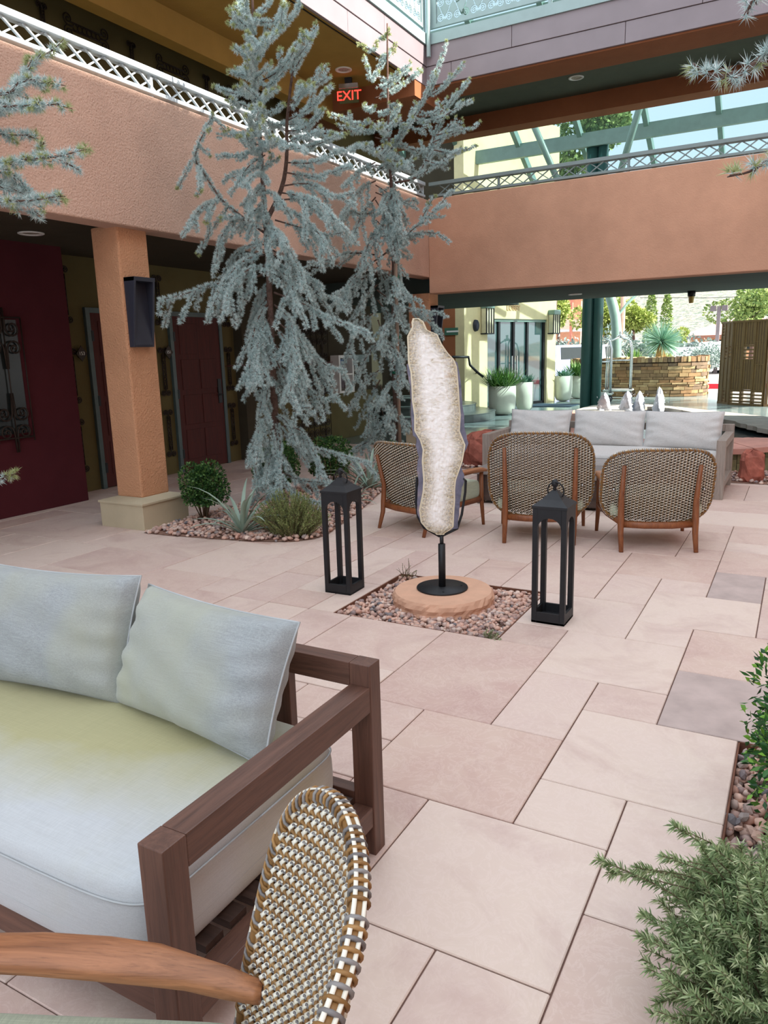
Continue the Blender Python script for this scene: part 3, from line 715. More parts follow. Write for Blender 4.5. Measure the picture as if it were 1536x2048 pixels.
exit_sign('red EXIT sign hanging from the ochre upper gallery soffit', on_x(698, 192, -5.93), 0.93, 5.32)
exit_sign('red EXIT sign in the ground floor corridor behind the thin cedar', on_x(706, 588, -6.7), 1.0, 2.68)
def downlight(label, x, y, z):
    t = thing('recessed_downlight', label, 'ceiling light', (x, y, z-0.012), group='recessed downlights')
    MB().lathe([(0.075, 0.012), (0.075, 0.006), (0.105, 0.0), (0.115, 0.004), (0.115, 0.012)], 28, (x, y, z-0.012)).build('trim_ring', MAT['white_metal'], t, True)
    MB().lathe([(0.074, 0.009), (0.02, 0.011)], 24, (x, y, z-0.012)).build('lens', plain('downlight_lens', srgb(150, 140, 124), 0.3, var=0.5, scale=60), t)
p = gnd(687, 139, 5.32); downlight('round white downlight in the ochre soffit above the EXIT sign', p[0], p[1], 5.32)
p = gnd(1152, 155, 5.5); downlight('round white downlight in the back gallery ceiling', p[0], p[1], 5.5)
p = gnd(822, 222, 5.5); downlight('round white downlight in the gallery ceiling behind the thin cedar', p[0], p[1], 5.5)
p = gnd(62, 466, 2.68); downlight('round white downlight in the corridor soffit at far left', p[0], p[1], 2.68)
p = gnd(1150, 588, 2.39); downlight('thin white downlight under the passage ceiling', p[0], p[1], 2.39)
# unseen wing added right of the frame, its height set to shade the court
struct(MB().box(6.0, 6.4, -9, 12.6, 0, 12.09).build('wall_right_shade', MAT['stucco_back']), 'tall terracotta wing added outside the view at the right to shade the courtyard', 'wall')
# ================================================================== FURNITURE
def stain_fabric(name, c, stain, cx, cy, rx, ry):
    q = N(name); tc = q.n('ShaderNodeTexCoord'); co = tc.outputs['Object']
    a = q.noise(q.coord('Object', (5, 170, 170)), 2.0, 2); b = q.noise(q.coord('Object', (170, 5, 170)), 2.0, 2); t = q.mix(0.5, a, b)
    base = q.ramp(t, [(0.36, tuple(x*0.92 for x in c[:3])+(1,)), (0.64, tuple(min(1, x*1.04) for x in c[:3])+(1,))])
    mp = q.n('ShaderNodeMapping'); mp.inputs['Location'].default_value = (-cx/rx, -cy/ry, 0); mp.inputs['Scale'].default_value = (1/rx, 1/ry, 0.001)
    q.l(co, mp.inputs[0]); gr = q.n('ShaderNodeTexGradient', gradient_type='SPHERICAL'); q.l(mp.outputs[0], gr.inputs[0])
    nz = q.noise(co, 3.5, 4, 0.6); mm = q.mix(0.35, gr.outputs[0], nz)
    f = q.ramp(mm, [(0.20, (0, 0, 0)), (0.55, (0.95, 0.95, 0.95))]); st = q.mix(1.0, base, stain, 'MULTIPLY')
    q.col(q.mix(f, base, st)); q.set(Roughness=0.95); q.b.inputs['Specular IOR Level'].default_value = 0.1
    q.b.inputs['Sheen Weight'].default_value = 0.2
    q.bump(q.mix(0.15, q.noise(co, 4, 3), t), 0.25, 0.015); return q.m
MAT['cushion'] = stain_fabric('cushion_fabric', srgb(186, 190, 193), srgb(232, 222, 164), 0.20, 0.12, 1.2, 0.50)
MAT['pillow'] = fabric('pillow_fabric', srgb(154, 160, 162), patch=srgb(164, 167, 150))
MAT['pillow_far'] = fabric('pillow_fabric_far', srgb(206, 204, 202))
MAT['seat_green'] = fabric('seat_fabric_green', srgb(178, 186, 164))
MAT['piping'] = plain('piping', srgb(172, 176, 178), 0.9)

MAT['table_dark'] = wood('table_wood_dark', srgb(58, 44, 40), srgb(84, 66, 58), 0, 0.5)
def rounded_cushion(mb, x0, x1, y0, y1, z0, z1, r=0.07, puff=0.02, nx=26, ny=18, m=0):
    # superellipse box, slightly puffed on top
    P = []
    for t in np.linspace(-1, 1, 13):
        ring = []
        zt = (z0+z1)/2+(z1-z0)/2*math.copysign(abs(math.sin(t*math.pi/2))**0.75, t)
        k = abs(math.cos(t*math.pi/2))**0.55; ins = r*(1-k)
        n = 64
        for j in range(n):
            a = 2*math.pi*j/n; ca, sa = math.cos(a), math.sin(a); e = 0.16
            ux = math.copysign(abs(ca)**e, ca); uy = math.copysign(abs(sa)**e, sa)
            ring.append(((x0+x1)/2+((x1-x0)/2-ins)*ux, (y0+y1)/2+((y1-y0)/2-ins)*uy, zt))
        P.append(ring)
    P = np.array(P)
    a, n = P.shape[:2]; vs = P.reshape(-1, 3)
    fs = [(i*n+j, i*n+(j+1) % n, (i+1)*n+(j+1) % n, (i+1)*n+j) for i in range(a-1) for j in range(n)]
    mb.add(vs, fs, m)
    # top surface as a puffed fan
    for s, row in ((1, P[-1]), (-1, P[0])):
        c = row.mean(0); rings = [row]
        for q in (0.85, 0.6, 0.3):
            rr = c+(row-c)*q; rr[:, 2] += s*puff*(1-q**2)**0.8; rings.append(rr)
        vs = np.concatenate(rings+[np.array([[c[0], c[1], c[2]+s*puff]])]); fs = []
        for i in range(3):
            for j in range(n):
                f = (i*n+j, i*n+(j+1) % n, (i+1)*n+(j+1) % n, (i+1)*n+j); fs.append(f if s > 0 else f[::-1])
        L = len(vs)-1
        for j in range(n):
            f = (3*n+j, 3*n+(j+1) % n, L); fs.append(f if s > 0 else f[::-1])
        mb.add(vs, fs, m)
    return mb
def pillow(label, c, U, V, w_, h, t, mat, seed=0, group=None, seam=True):
    U, V = unit(U), unit(V); Nn = np.cross(U, V); c = np.array(c, float); V = np.cross(Nn, U)
    o = thing('throw_pillow', label, 'pillow', c-V*h/2, group=group)
    rs = np.random.default_rng(seed); ph = rs.uniform(0, 6.28, 8); nu, nv = 40, 28
    def S(u, v, s):
        x = w_/2*u*(1-0.045*(1-v*v)); y = h/2*v*(1-0.07*(1-u*u))
        e = max(0.0, (1-abs(u)**3.2))*max(0.0, (1-abs(v)**3.0)); th = t/2*e**0.46
        wr = 0.007*math.sin(9*u+4*v+ph[0])*math.sin(5*v-3*u+ph[1])+0.010*math.sin(16*v+2*math.sin(3*u+ph[2])+ph[3])*max(0, abs(u)-0.55)**1.0*2
        wr += 0.006*math.sin(22*u+3*v+ph[4])*max(0, abs(v)-0.6)*2.2
        y -= 0.012*(1-v*v)*(1-u*u)
        return c+U*x+V*y+Nn*s*(th+wr*min(1, e*3))
    m = MB()
    for s in (1, -1):
        P = [[S(u, v, s) for v in np.linspace(-1, 1, nv)] for u in np.linspace(-1, 1, nu)]
        if s < 0: P = P[::-1]
        m.grid(P)
    m.build('pillow_cover', mat, o, True)
    if seam:
        loop = [S(u, -1, 1) for u in np.linspace(-1, 1, 20)]+[S(1, v, 1) for v in np.linspace(-1, 1, 14)[1:]]+[S(u, 1, 1) for u in np.linspace(1, -1, 20)[1:]]+[S(-1, v, 1) for v in np.linspace(1, -1, 14)[1:]]
        MB().tube(loop, 0.0035, 5).build('seam', MAT['piping'], o, True)
    return o
def sofa(label, x0, x1, yf, yb, mats, cush_label, pw=0.07, slats=(), arm=0.553, back=0.62, flip=1, seatmat=None):
    wx, wy, wz = mats
    t = thing('outdoor_sofa', label, 'sofa', ((x0+x1)/2, (yf+yb)/2, 0))
    for (a, b) in ((x0, x0+pw), (x1-pw, x1)):
        MB().box(a, b, yb-pw*0.86, yb, 0, back).build('back_post', wz, t, bevel=0.003)
        MB().box(a, b, yf, yf+pw*0.95, 0, arm-0.0).build('front_post', wz, t, bevel=0.003)
        MB().box(a+0.001, b-0.001, yf+pw*0.95, yb-pw*0.86, arm-0.078, arm).build('arm_rail', wy, t, bevel=0.003)
        MB().box(a+0.004, b-0.004, yf+pw*0.95, yb-pw*0.86, 0.10, 0.165).build('side_rail', wy, t, bevel=0.003)
    MB().box(x0+pw, x1-pw, yb-pw*0.86, yb-0.002, back-0.075, back).build('back_rail', wx, t, bevel=0.003)
    MB().box(x0+pw, x1-pw, yf+0.015, yf+0.055, 0.12, 0.20).build('front_rail', wx, t, bevel=0.003)
    MB().box(x0+pw, x1-pw, yb-0.06, yb-0.015, 0.12, 0.20).build('rear_rail', wx, t, bevel=0.003)
    n = 9
    for k in range(n):
        y = yf+0.075+k*(yb-yf-0.20)/(n-1)
        MB().box(x0+pw, x1-pw, y, y+0.06, 0.160, 0.180).build('seat_slat', MAT['table_dark'], t)  # darker wood here paints in the shadow under the cushion
    for sx in slats: MB().box(sx-0.03, sx+0.03, yb-0.05, yb-0.015, 0.20, back-0.075).build('back_slat', wz, t, bevel=0.003)
    c = thing('seat_cushion', cush_label, 'cushion', ((x0+x1)/2, (yf+yb)/2, 0.181))
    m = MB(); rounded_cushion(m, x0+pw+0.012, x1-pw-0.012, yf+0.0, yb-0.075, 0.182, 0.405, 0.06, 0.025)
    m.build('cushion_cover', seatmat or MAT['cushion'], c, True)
    for zz in (0.255, 0.365):
        loop = []; ax, ay = (x1-x0)/2-pw-0.012+0.0015, (yb-0.075-yf)/2+0.0015
        for j in range(65):
            a = 2*math.pi*j/64; ca, sa = math.cos(a), math.sin(a); e = 0.16; tt = (zz-0.311)/0.094
            k = (1-min(1, abs(tt))**2.6)**0.25; ins = 0.06*(1-max(0.0, math.cos(math.asin(min(1, abs(tt)**1.333))))**0.55)
            loop.append(((x0+x1)/2+(ax-ins)*math.copysign(abs(ca)**e, ca), (yf+yb-0.075)/2+(ay-ins)*math.copysign(abs(sa)**e, sa), zz))
        MB().tube(loop, 0.0028, 5).build('piping', MAT['piping'], c, True)
    return t
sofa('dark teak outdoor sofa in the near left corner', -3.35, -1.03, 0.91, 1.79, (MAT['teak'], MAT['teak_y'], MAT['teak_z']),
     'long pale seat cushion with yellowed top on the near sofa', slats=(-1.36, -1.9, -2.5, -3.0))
tilt = 0.42
pillow('grey linen pillow leaning against the right end of the near sofa', (-1.535, 1.575, 0.588), (0.98, -0.15, 0.01), (0.02, tilt, 0.9), 0.70, 0.40, 0.20, MAT['pillow'], 1, 'pillows on the near sofa')
pillow('grey linen pillow cut by the left picture edge on the near sofa', (-2.21, 1.565, 0.602), (0.99, 0.10, 0.02), (-0.02, 0.36, 0.93), 0.72, 0.42, 0.22, MAT['pillow'], 5, 'pillows on the near sofa')
pillow('grey pillow on the near sofa with only its corner in view at the left', (-2.92, 1.56, 0.62), (0.99, 0.02, 0.0), (0.0, 0.36, 0.93), 0.70, 0.42, 0.2, MAT['pillow'], 9, 'pillows on the near sofa')

# far sofa, low table
sofa('weathered grey teak outdoor sofa behind the wicker chairs', -3.12, -0.60, 7.90, 8.86, (MAT['teak_grey'], MAT['teak_grey'], MAT['teak_grey']),
     'pale seat cushion of the weathered far sofa', pw=0.085, slats=(-1.2, -1.8, -2.4), arm=0.585, back=0.66, seatmat=MAT['pillow_far'])
for k, (xc, w_, lab) in enumerate(((-2.68, 0.74, 'left'), (-1.88, 0.80, 'middle'), (-1.09, 0.80, 'right'))):
    pillow('%s of the three pale grey pillows on the far sofa' % {'left': 'leftmost', 'middle': 'middle', 'right': 'rightmost'}[lab], (xc, 8.62, 0.60), (1, 0.02*(k-1), 0), (0, 0.30, 0.95), w_, 0.43, 0.22, MAT['pillow_far'], 20+k, 'pillows on the far sofa')
MAT['table_dark'] = MAT.get('table_dark') or wood('table_wood_dark', srgb(58, 44, 40), srgb(84, 66, 58), 0, 0.5)
MAT['table_top'] = plain('table_top_slate', srgb(128, 122, 120), 0.6)
t = thing('coffee_table', 'dark low coffee table with grey top between chairs and far sofa', 'table', (-1.9, 7.2, 0))
MB().box(-2.82, -1.0, 6.88, 7.5, 0.30, 0.35).build('table_top', MAT['table_top'], t, bevel=0.004)
MB().box(-2.76, -1.06, 6.93, 7.45, 0.03, 0.30).build('apron', MAT['table_dark'], t, bevel=0.004)
for (a, b) in ((-2.78, 6.9), (-1.1, 6.9), (-2.78, 7.42), (-1.1, 7.42)): MB().box(a, a+0.06, b, b+0.06, 0, 0.30).build('leg', MAT['table_dark'], t)

# ------------------------------------------------------------------ woven lounge chair
MAT['cord_brown'] = island('wicker_cord_brown', [(0.0, srgb(118, 84, 48)), (0.6, srgb(150, 112, 66)), (1.0, srgb(168, 128, 80))], 0.5)
MAT['cord_white'] = island('wicker_strip_cream', [(0.0, srgb(214, 206, 188)), (1.0, srgb(240, 236, 222))], 0.5)
MAT['cord_grey'] = island('wicker_cord_grey', [(0.0, srgb(110, 106, 106)), (1.0, srgb(146, 142, 140))], 0.5)
MAT['wicker_dark'] = plain('wicker_core_dark', srgb(64, 48, 36), 0.7)
def make_chair(hz, pitch_u, pitch_v, name='wicker_armchair'):
    t = bpy.data.objects.new(name, None); COL.objects.link(t); t.empty_display_size = 0.1
    hw = 0.435; Rr = 0.66; zb = 0.20; lean = 0.30
    zc, hh = (zb+hz)/2, (hz-zb)/2
    def surf(a, z):          # a: arc length from the middle
        f = a/Rr; y = -0.265-lean*(z-zb)+Rr*(1-math.cos(f))*(0.80+0.2*(z-zb)/(hz-zb))
        return np.array([Rr*math.sin(f), y, z])
    def frm(a, z):
        p = surf(a, z); du = unit(surf(a+0.004, z)-surf(a-0.004, z)); dv = unit(surf(a, z+0.004)-surf(a, z-0.004)); n = unit(np.cross(dv, du))
        return p, du, dv, n
    ex = 3.4
    def inside(a, z, mrg=0.0): return (abs(a)/(hw-mrg))**ex+(abs(z-zc)/(hh-mrg))**ex < 1
    T = [[], [], [], []]; cnt = [0]*4; Fs = [[], [], [], []]
    V = []; Fq = []; Mi = []
    def mini(pts, r, m, flat, side, n=4):
        # tiny tube; 'side' direction widens the strip
        b = len(V); k = len(pts)
        for i, p in enumerate(pts):
            d = unit(pts[min(i+1, k-1)]-pts[max(i-1, 0)]); s = unit(side-d*(side@d)); q = np.cross(d, s)
            rr_ = r[i] if hasattr(r, '__len__') else r
            for j in range(n):
                an = 2*math.pi*(j+0.5)/n; V.append(p+s*math.cos(an)*rr_*flat+q*math.sin(an)*rr_)
        for i in range(k-1):
            for j in range(n): Fq.append((b+i*n+j, b+(i+1)*n+j, b+(i+1)*n+(j+1) % n, b+i*n+(j+1) % n)); Mi.append(m)
    nu = int(hw/pitch_u); nv = int((hz-zb)/pitch_v)
    for i in range(-nu, nu+1):
        a0 = i*pitch_u; run = [z for z in np.linspace(zb, hz, 30) if inside(a0, z, 0.006)]
        if len(run) > 2:
            pts = [frm(a0, z)[0] for z in run[::3]+[run[-1]]]
            mini([p for p in pts], 0.0032, 3, 1.0, np.array([1.0, 0, 0]))
        for j in range(nv+1):
            z0 = zb+(j+0.5*(i % 2))*pitch_v
            if not inside(a0, z0, 0.010): continue
            p, du, dv, n = frm(a0, z0); A = du*pitch_u; Bv = dv*pitch_v
            # brown cord running diagonally, bulging on both faces
            mini([p-A*0.62-Bv*0.55-n*0.005, p-A*0.1-Bv*0.05+n*0.0065, p+A*0.42+Bv*0.5+n*0.003, p+A*0.62+Bv*0.75-n*0.005], 0.0045, 0, 1.0, du)
            # cream strip, leaf shaped, on the front
            mini([p+A*0.42-Bv*0.62-n*0.002, p+A*0.18-Bv*0.1+n*0.0085, p-A*0.12+Bv*0.42+n*0.0075, p-A*0.34+Bv*0.72-n*0.002], [0.0014, 0.0028, 0.0026, 0.0008], 1, 1.8, du)
            # cream strip on the rear face
            mini([p-A*0.58-Bv*0.14+n*0.001, p-A*0.15-Bv*0.04-n*0.0125, p+A*0.2+Bv*0.06-n*0.0115, p+A*0.5+Bv*0.16-n*0.002], [0.0014, 0.0024, 0.0024, 0.001], 1, 1.7, dv)
            # grey knot
            mini([p-A*0.62+Bv*0.34-n*0.003, p-A*0.15+Bv*0.50+n*0.0085, p+A*0.35+Bv*0.28-n*0.001], 0.0021, 2, 1.0, dv)
    o = tri_mesh('woven_back', V, Fq, [MAT['cord_brown'], MAT['cord_white'], MAT['cord_grey'], MAT['wicker_dark']], t, Mi, True)
    # rim: bound edge with flat cream strip and wrapped cords
    V = []; Fq = []; Mi = []
    loop = []
    for k in range(721):
        a = 2*math.pi*k/720; ca, sa = math.cos(a), math.sin(a)
        loop.append((hw*math.copysign(abs(ca)**(2/ex), ca), zc+hh*math.copysign(abs(sa)**(2/ex), sa)))
    fine = np.array([frm(*q)[0] for q in loop]); cs_ = np.concatenate([[0], np.cumsum(np.linalg.norm(np.diff(fine, axis=0), axis=1))]); la = np.array(loop)
    loop = [(np.interp(s_, cs_, la[:, 0]), np.interp(s_, cs_, la[:, 1])) for s_ in np.linspace(0, cs_[-1], 181)]
    pts = [frm(*q)[0] for q in loop]; nrm = [frm(*q)[3] for q in loop]
    cen = np.mean(pts, axis=0)
    b = len(V)
    mini(pts, 0.0105, 0, 1.0, np.array([0.0, 1.0, 0.01]), 8)
    # strip on the outer edge and front
    acc = 0; last = pts[0]; wraps = 0
    outs = []
    for k in range(181):
        d = unit(pts[(k+1) % 180]-pts[(k-1) % 180]); out = unit(np.cross(d, nrm[k])); out = out if out@(pts[k]-cen) > 0 else -out; outs.append(out)
    for off, wd in ((0.0065, 0.0036), (-0.0055, 0.0032)):
        mini([pts[k]+outs[k]*0.0098+nrm[k]*off for k in range(181)], wd*0.55, 1, 1.9, np.array([0.0, 1.0, 0.02]), 4)
    step = 0.0; q = 0.0165
    for k in range(1, 181):
        step += np.linalg.norm(pts[k]-pts[k-1])
        while step > q:
            step -= q; wraps += 1
            p, ou, n = pts[k], outs[k], nrm[k]; d = unit(pts[k]-pts[k-1])
            ring = [p+(n*math.cos(an)*0.0125+ou*math.sin(an)*0.0125)+d*(0.006*math.sin(an)) for an in np.linspace(-1.2, 3.6, 8)]
            mini(ring, 0.0030, 2 if wraps % 2 else 0, 1.0, d)
    tri_mesh('woven_rim', V, Fq, [MAT['cord_brown'], MAT['cord_white'], MAT['cord_grey'], MAT['wicker_dark']], t, Mi, True)
    W = MAT['teak_leg']
    for s in (-1, 1):
        xx = 0.268*s; ytop = surf(0.268, hz-0.13)
        path = [(xx, -0.375, 0.0), (xx, -0.325, 0.14), (xx, -0.315, 0.24), (xx, surf(0.268, 0.38)[1]-0.03, 0.38), (xx, ytop[1]-0.03, hz-0.12)]
        MB().tube(path, [0.014, 0.019, 0.022, 0.019, 0.013], 10, flat=1.15).build('rear_leg', W, t, True, local=True)
        MB().tube([(0.345*s, 0.315, 0.0), (0.338*s, 0.295, 0.24), (0.345*s, 0.285, 0.475)], [0.014, 0.02, 0.018], 10).build('front_leg', W, t, True, local=True)
        # paddle arm: top view outline, rounded
        arm = []
        prof = [(-0.262, 0.014, 0.462), (-0.25, 0.020, 0.464), (-0.20, 0.022, 0.470), (-0.13, 0.027, 0.478), (-0.07, 0.035, 0.486), (0.02, 0.038, 0.495), (0.14, 0.037, 0.500), (0.27, 0.032, 0.497), (0.325, 0.024, 0.490), (0.345, 0.012, 0.484)]
        rings = []
        for (yy, hwid, zz) in prof:
            xo = (0.352 if yy > -0.1 else 0.352-(-0.1-yy)*0.16)*s; th = 0.021 if -0.22 < yy < 0.3 else 0.014; ring = []
            for k in range(14):
                a = 2*math.pi*k/14; ca, sa = math.cos(a), math.sin(a)
                ring.append((xo+hwid*math.copysign(abs(ca)**0.6, ca), yy, zz+th*math.copysign(abs(sa)**0.6, sa)))
            rings.append(ring)
        m = MB(); n_ = 14; vs = [p for r_ in rings for p in r_]
        fs = [(i*n_+j, i*n_+(j+1) % n_, (i+1)*n_+(j+1) % n_, (i+1)*n_+j) for i in range(len(rings)-1) for j in range(n_)]
        fs = [f[::-1] for f in fs]+[tuple(range(n_)), tuple(range((len(rings)-1)*n_, len(rings)*n_))[::-1]]
        m.add(vs, fs).build('armrest', MAT['teak_light'], t, True, local=True)
        MB().tube([(0.325*s, -0.258, 0.462), (0.322*s, -0.30, 0.462)], 0.010, 8).build('arm_bolt', MAT['steel'], t, True, local=True)
        MB().tube([(0.335*s, 0.29, 0.235), (0.315*s, 0.0, 0.222), (0.268*s, -0.30, 0.215)], [0.02, 0.022, 0.02], 8, flat=1.3).build('side_rail', W, t, True, local=True)
    MB().tube([(-0.335, 0.29, 0.235), (0, 0.315, 0.238), (0.335, 0.29, 0.235)], 0.019, 8, flat=1.3).build('front_rail', W, t, True, local=True)
    MB().tube([(-0.268, -0.30, 0.20), (-0.1, -0.33, 0.196), (0.1, -0.33, 0.196), (0.268, -0.30, 0.20)], 0.019, 8, flat=1.4).build('rear_rail', W, t, True, local=True)
    m = MB(); rounded_cushion(m, -0.345, 0.345, -0.25, 0.30, 0.245, 0.40, 0.035, 0.025)
    m.build('seat_pad', MAT['seat_green'], t, True, local=True)
    return t
CH = make_chair(0.772, 0.0255, 0.0215)
def put(o, x, y, rz, label):
    o.location = (x, y, 0); o.rotation_euler = (0, 0, rz); return tag(o, label, 'chair', 'woven wicker armchairs')
CM = make_chair(0.885, 0.0255, 0.0215)
put(CM, -0.813, 0.403, 2.0, 'woven wicker armchair with paddle arm in the near foreground')
put(CH, -0.98, 6.01, 0.38, 'low woven wicker armchair seen from behind, rightmost by the far sofa')
put(copy_tree(CH), -2.798, 5.844, -0.303, 'woven wicker armchair partly hidden behind the crystal slab')
put(copy_tree(CM), -1.817, 5.92, 0.254, 'tall backed woven wicker armchair behind the right lantern')

# ------------------------------------------------------------------ lanterns
def lantern(label, x, y, rz=0.0):
    t = bpy.data.objects.new('floor_lantern', None); COL.objects.link(t); t.location = (x, y, 0); t.rotation_euler = (0, 0, rz)
    tag(t, label, 'lantern', 'tall black floor lanterns')
    K = MAT['black_metal']; s = 0.094; w_ = 0.029
    MB().box(-s, s, -s, s, 0.0, 0.014).build('base_plate', K, t, local=True, bevel=0.002)
    for a in range(4):
        c, q = math.cos(a*math.pi/2), math.sin(a*math.pi/2)
        R = lambda p: (p[0]*c-p[1]*q, p[0]*q+p[1]*c, p[2])
        m = MB()   # base skirt and arched head of this side as one cut sheet
        o_ = s-w_; pts = [(-o_, 0.545)]
        arc = [(o_*math.cos(th), 0.545+0.058*math.sin(th)) for th in np.linspace(math.pi, 0, 11)]
        outer = [(-o_, 0.655)]+[(o_*math.cos(th), 0.655) for th in np.linspace(math.pi, 0, 11)][1:-1]+[(o_, 0.655)]
        n = 11; vs = []
        for dy in (-s, -s+0.016):
            vs += [(p[0], dy, p[1]) for p in arc]+[(arc[k][0], dy, 0.655) for k in range(n)]
        fs = []
        for k in range(n-1):
            fs += [(k, k+1, n+k+1, n+k), (2*n+k+1, 2*n+k, 3*n+k, 3*n+k+1), (k+1, k, 2*n+k, 2*n+k+1)]
        m.add([R(p) for p in vs], fs); m.build('arch', K, t, local=True)
        MB().add([R(p) for p in [(-o_, -s, 0.0), (o_, -s, 0.0), (o_, -s, 0.062), (-o_, -s, 0.062), (-o_, -s+0.014, 0.0), (o_, -s+0.014, 0.0), (o_, -s+0.014, 0.062), (-o_, -s+0.014, 0.062)]],
                 [(0, 1, 2, 3), (5, 4, 7, 6), (3, 2, 6, 7)]).build('base_rail', K, t, local=True)
        m = MB(); px, py = (s-w_/2), (s-w_/2); cc = R((px, py, 0)); m.box(cc[0]-w_/2, cc[0]+w_/2, cc[1]-w_/2, cc[1]+w_/2, 0.0, 0.655); m.build('corner_post', K, t, local=True, bevel=0.002)
    e = s+0.004
    prof = [(e, 0.655), (e, 0.668), (0.055, 0.700), (0.026, 0.732), (0.014, 0.745)]
    m = MB(); vs = []
    for r_, z in prof: vs += [(-r_, -r_, z), (r_, -r_, z), (r_, r_, z), (-r_, r_, z)]
    fs = [(3, 2, 1, 0)]+[(4*i+k, 4*i+(k+1) % 4, 4*i+4+(k+1) % 4, 4*i+4+k) for i in range(len(prof)-1) for k in range(4)]+[(16, 17, 18, 19)]
    m.add(vs, fs).build('roof', K, t, local=True)
    MB().lathe([(0.006, 0.74), (0.010, 0.752), (0.008, 0.760), (0.018, 0.770), (0.021, 0.785), (0.014, 0.800), (0.003, 0.806)], 14).build('finial', K, t, True, local=True)
    ring = [(0.050*math.cos(a), 0.012-0.024*math.sin(a)*0.3, 0.742+0.050*math.sin(a)) for a in np.linspace(0, 2*math.pi, 25)]
    MB().tube([(p[0]*0.9+0.008, p[1]-0.02, p[2]) for p in ring], 0.0042, 6).build('ring', K, t, True, local=True)
    return t
lantern('tall black arched floor lantern left of the crystal slab', -2.512, 3.94, 0.03)
lantern('tall black arched floor lantern right of the crystal slab', -1.142, 3.965, 0.0)

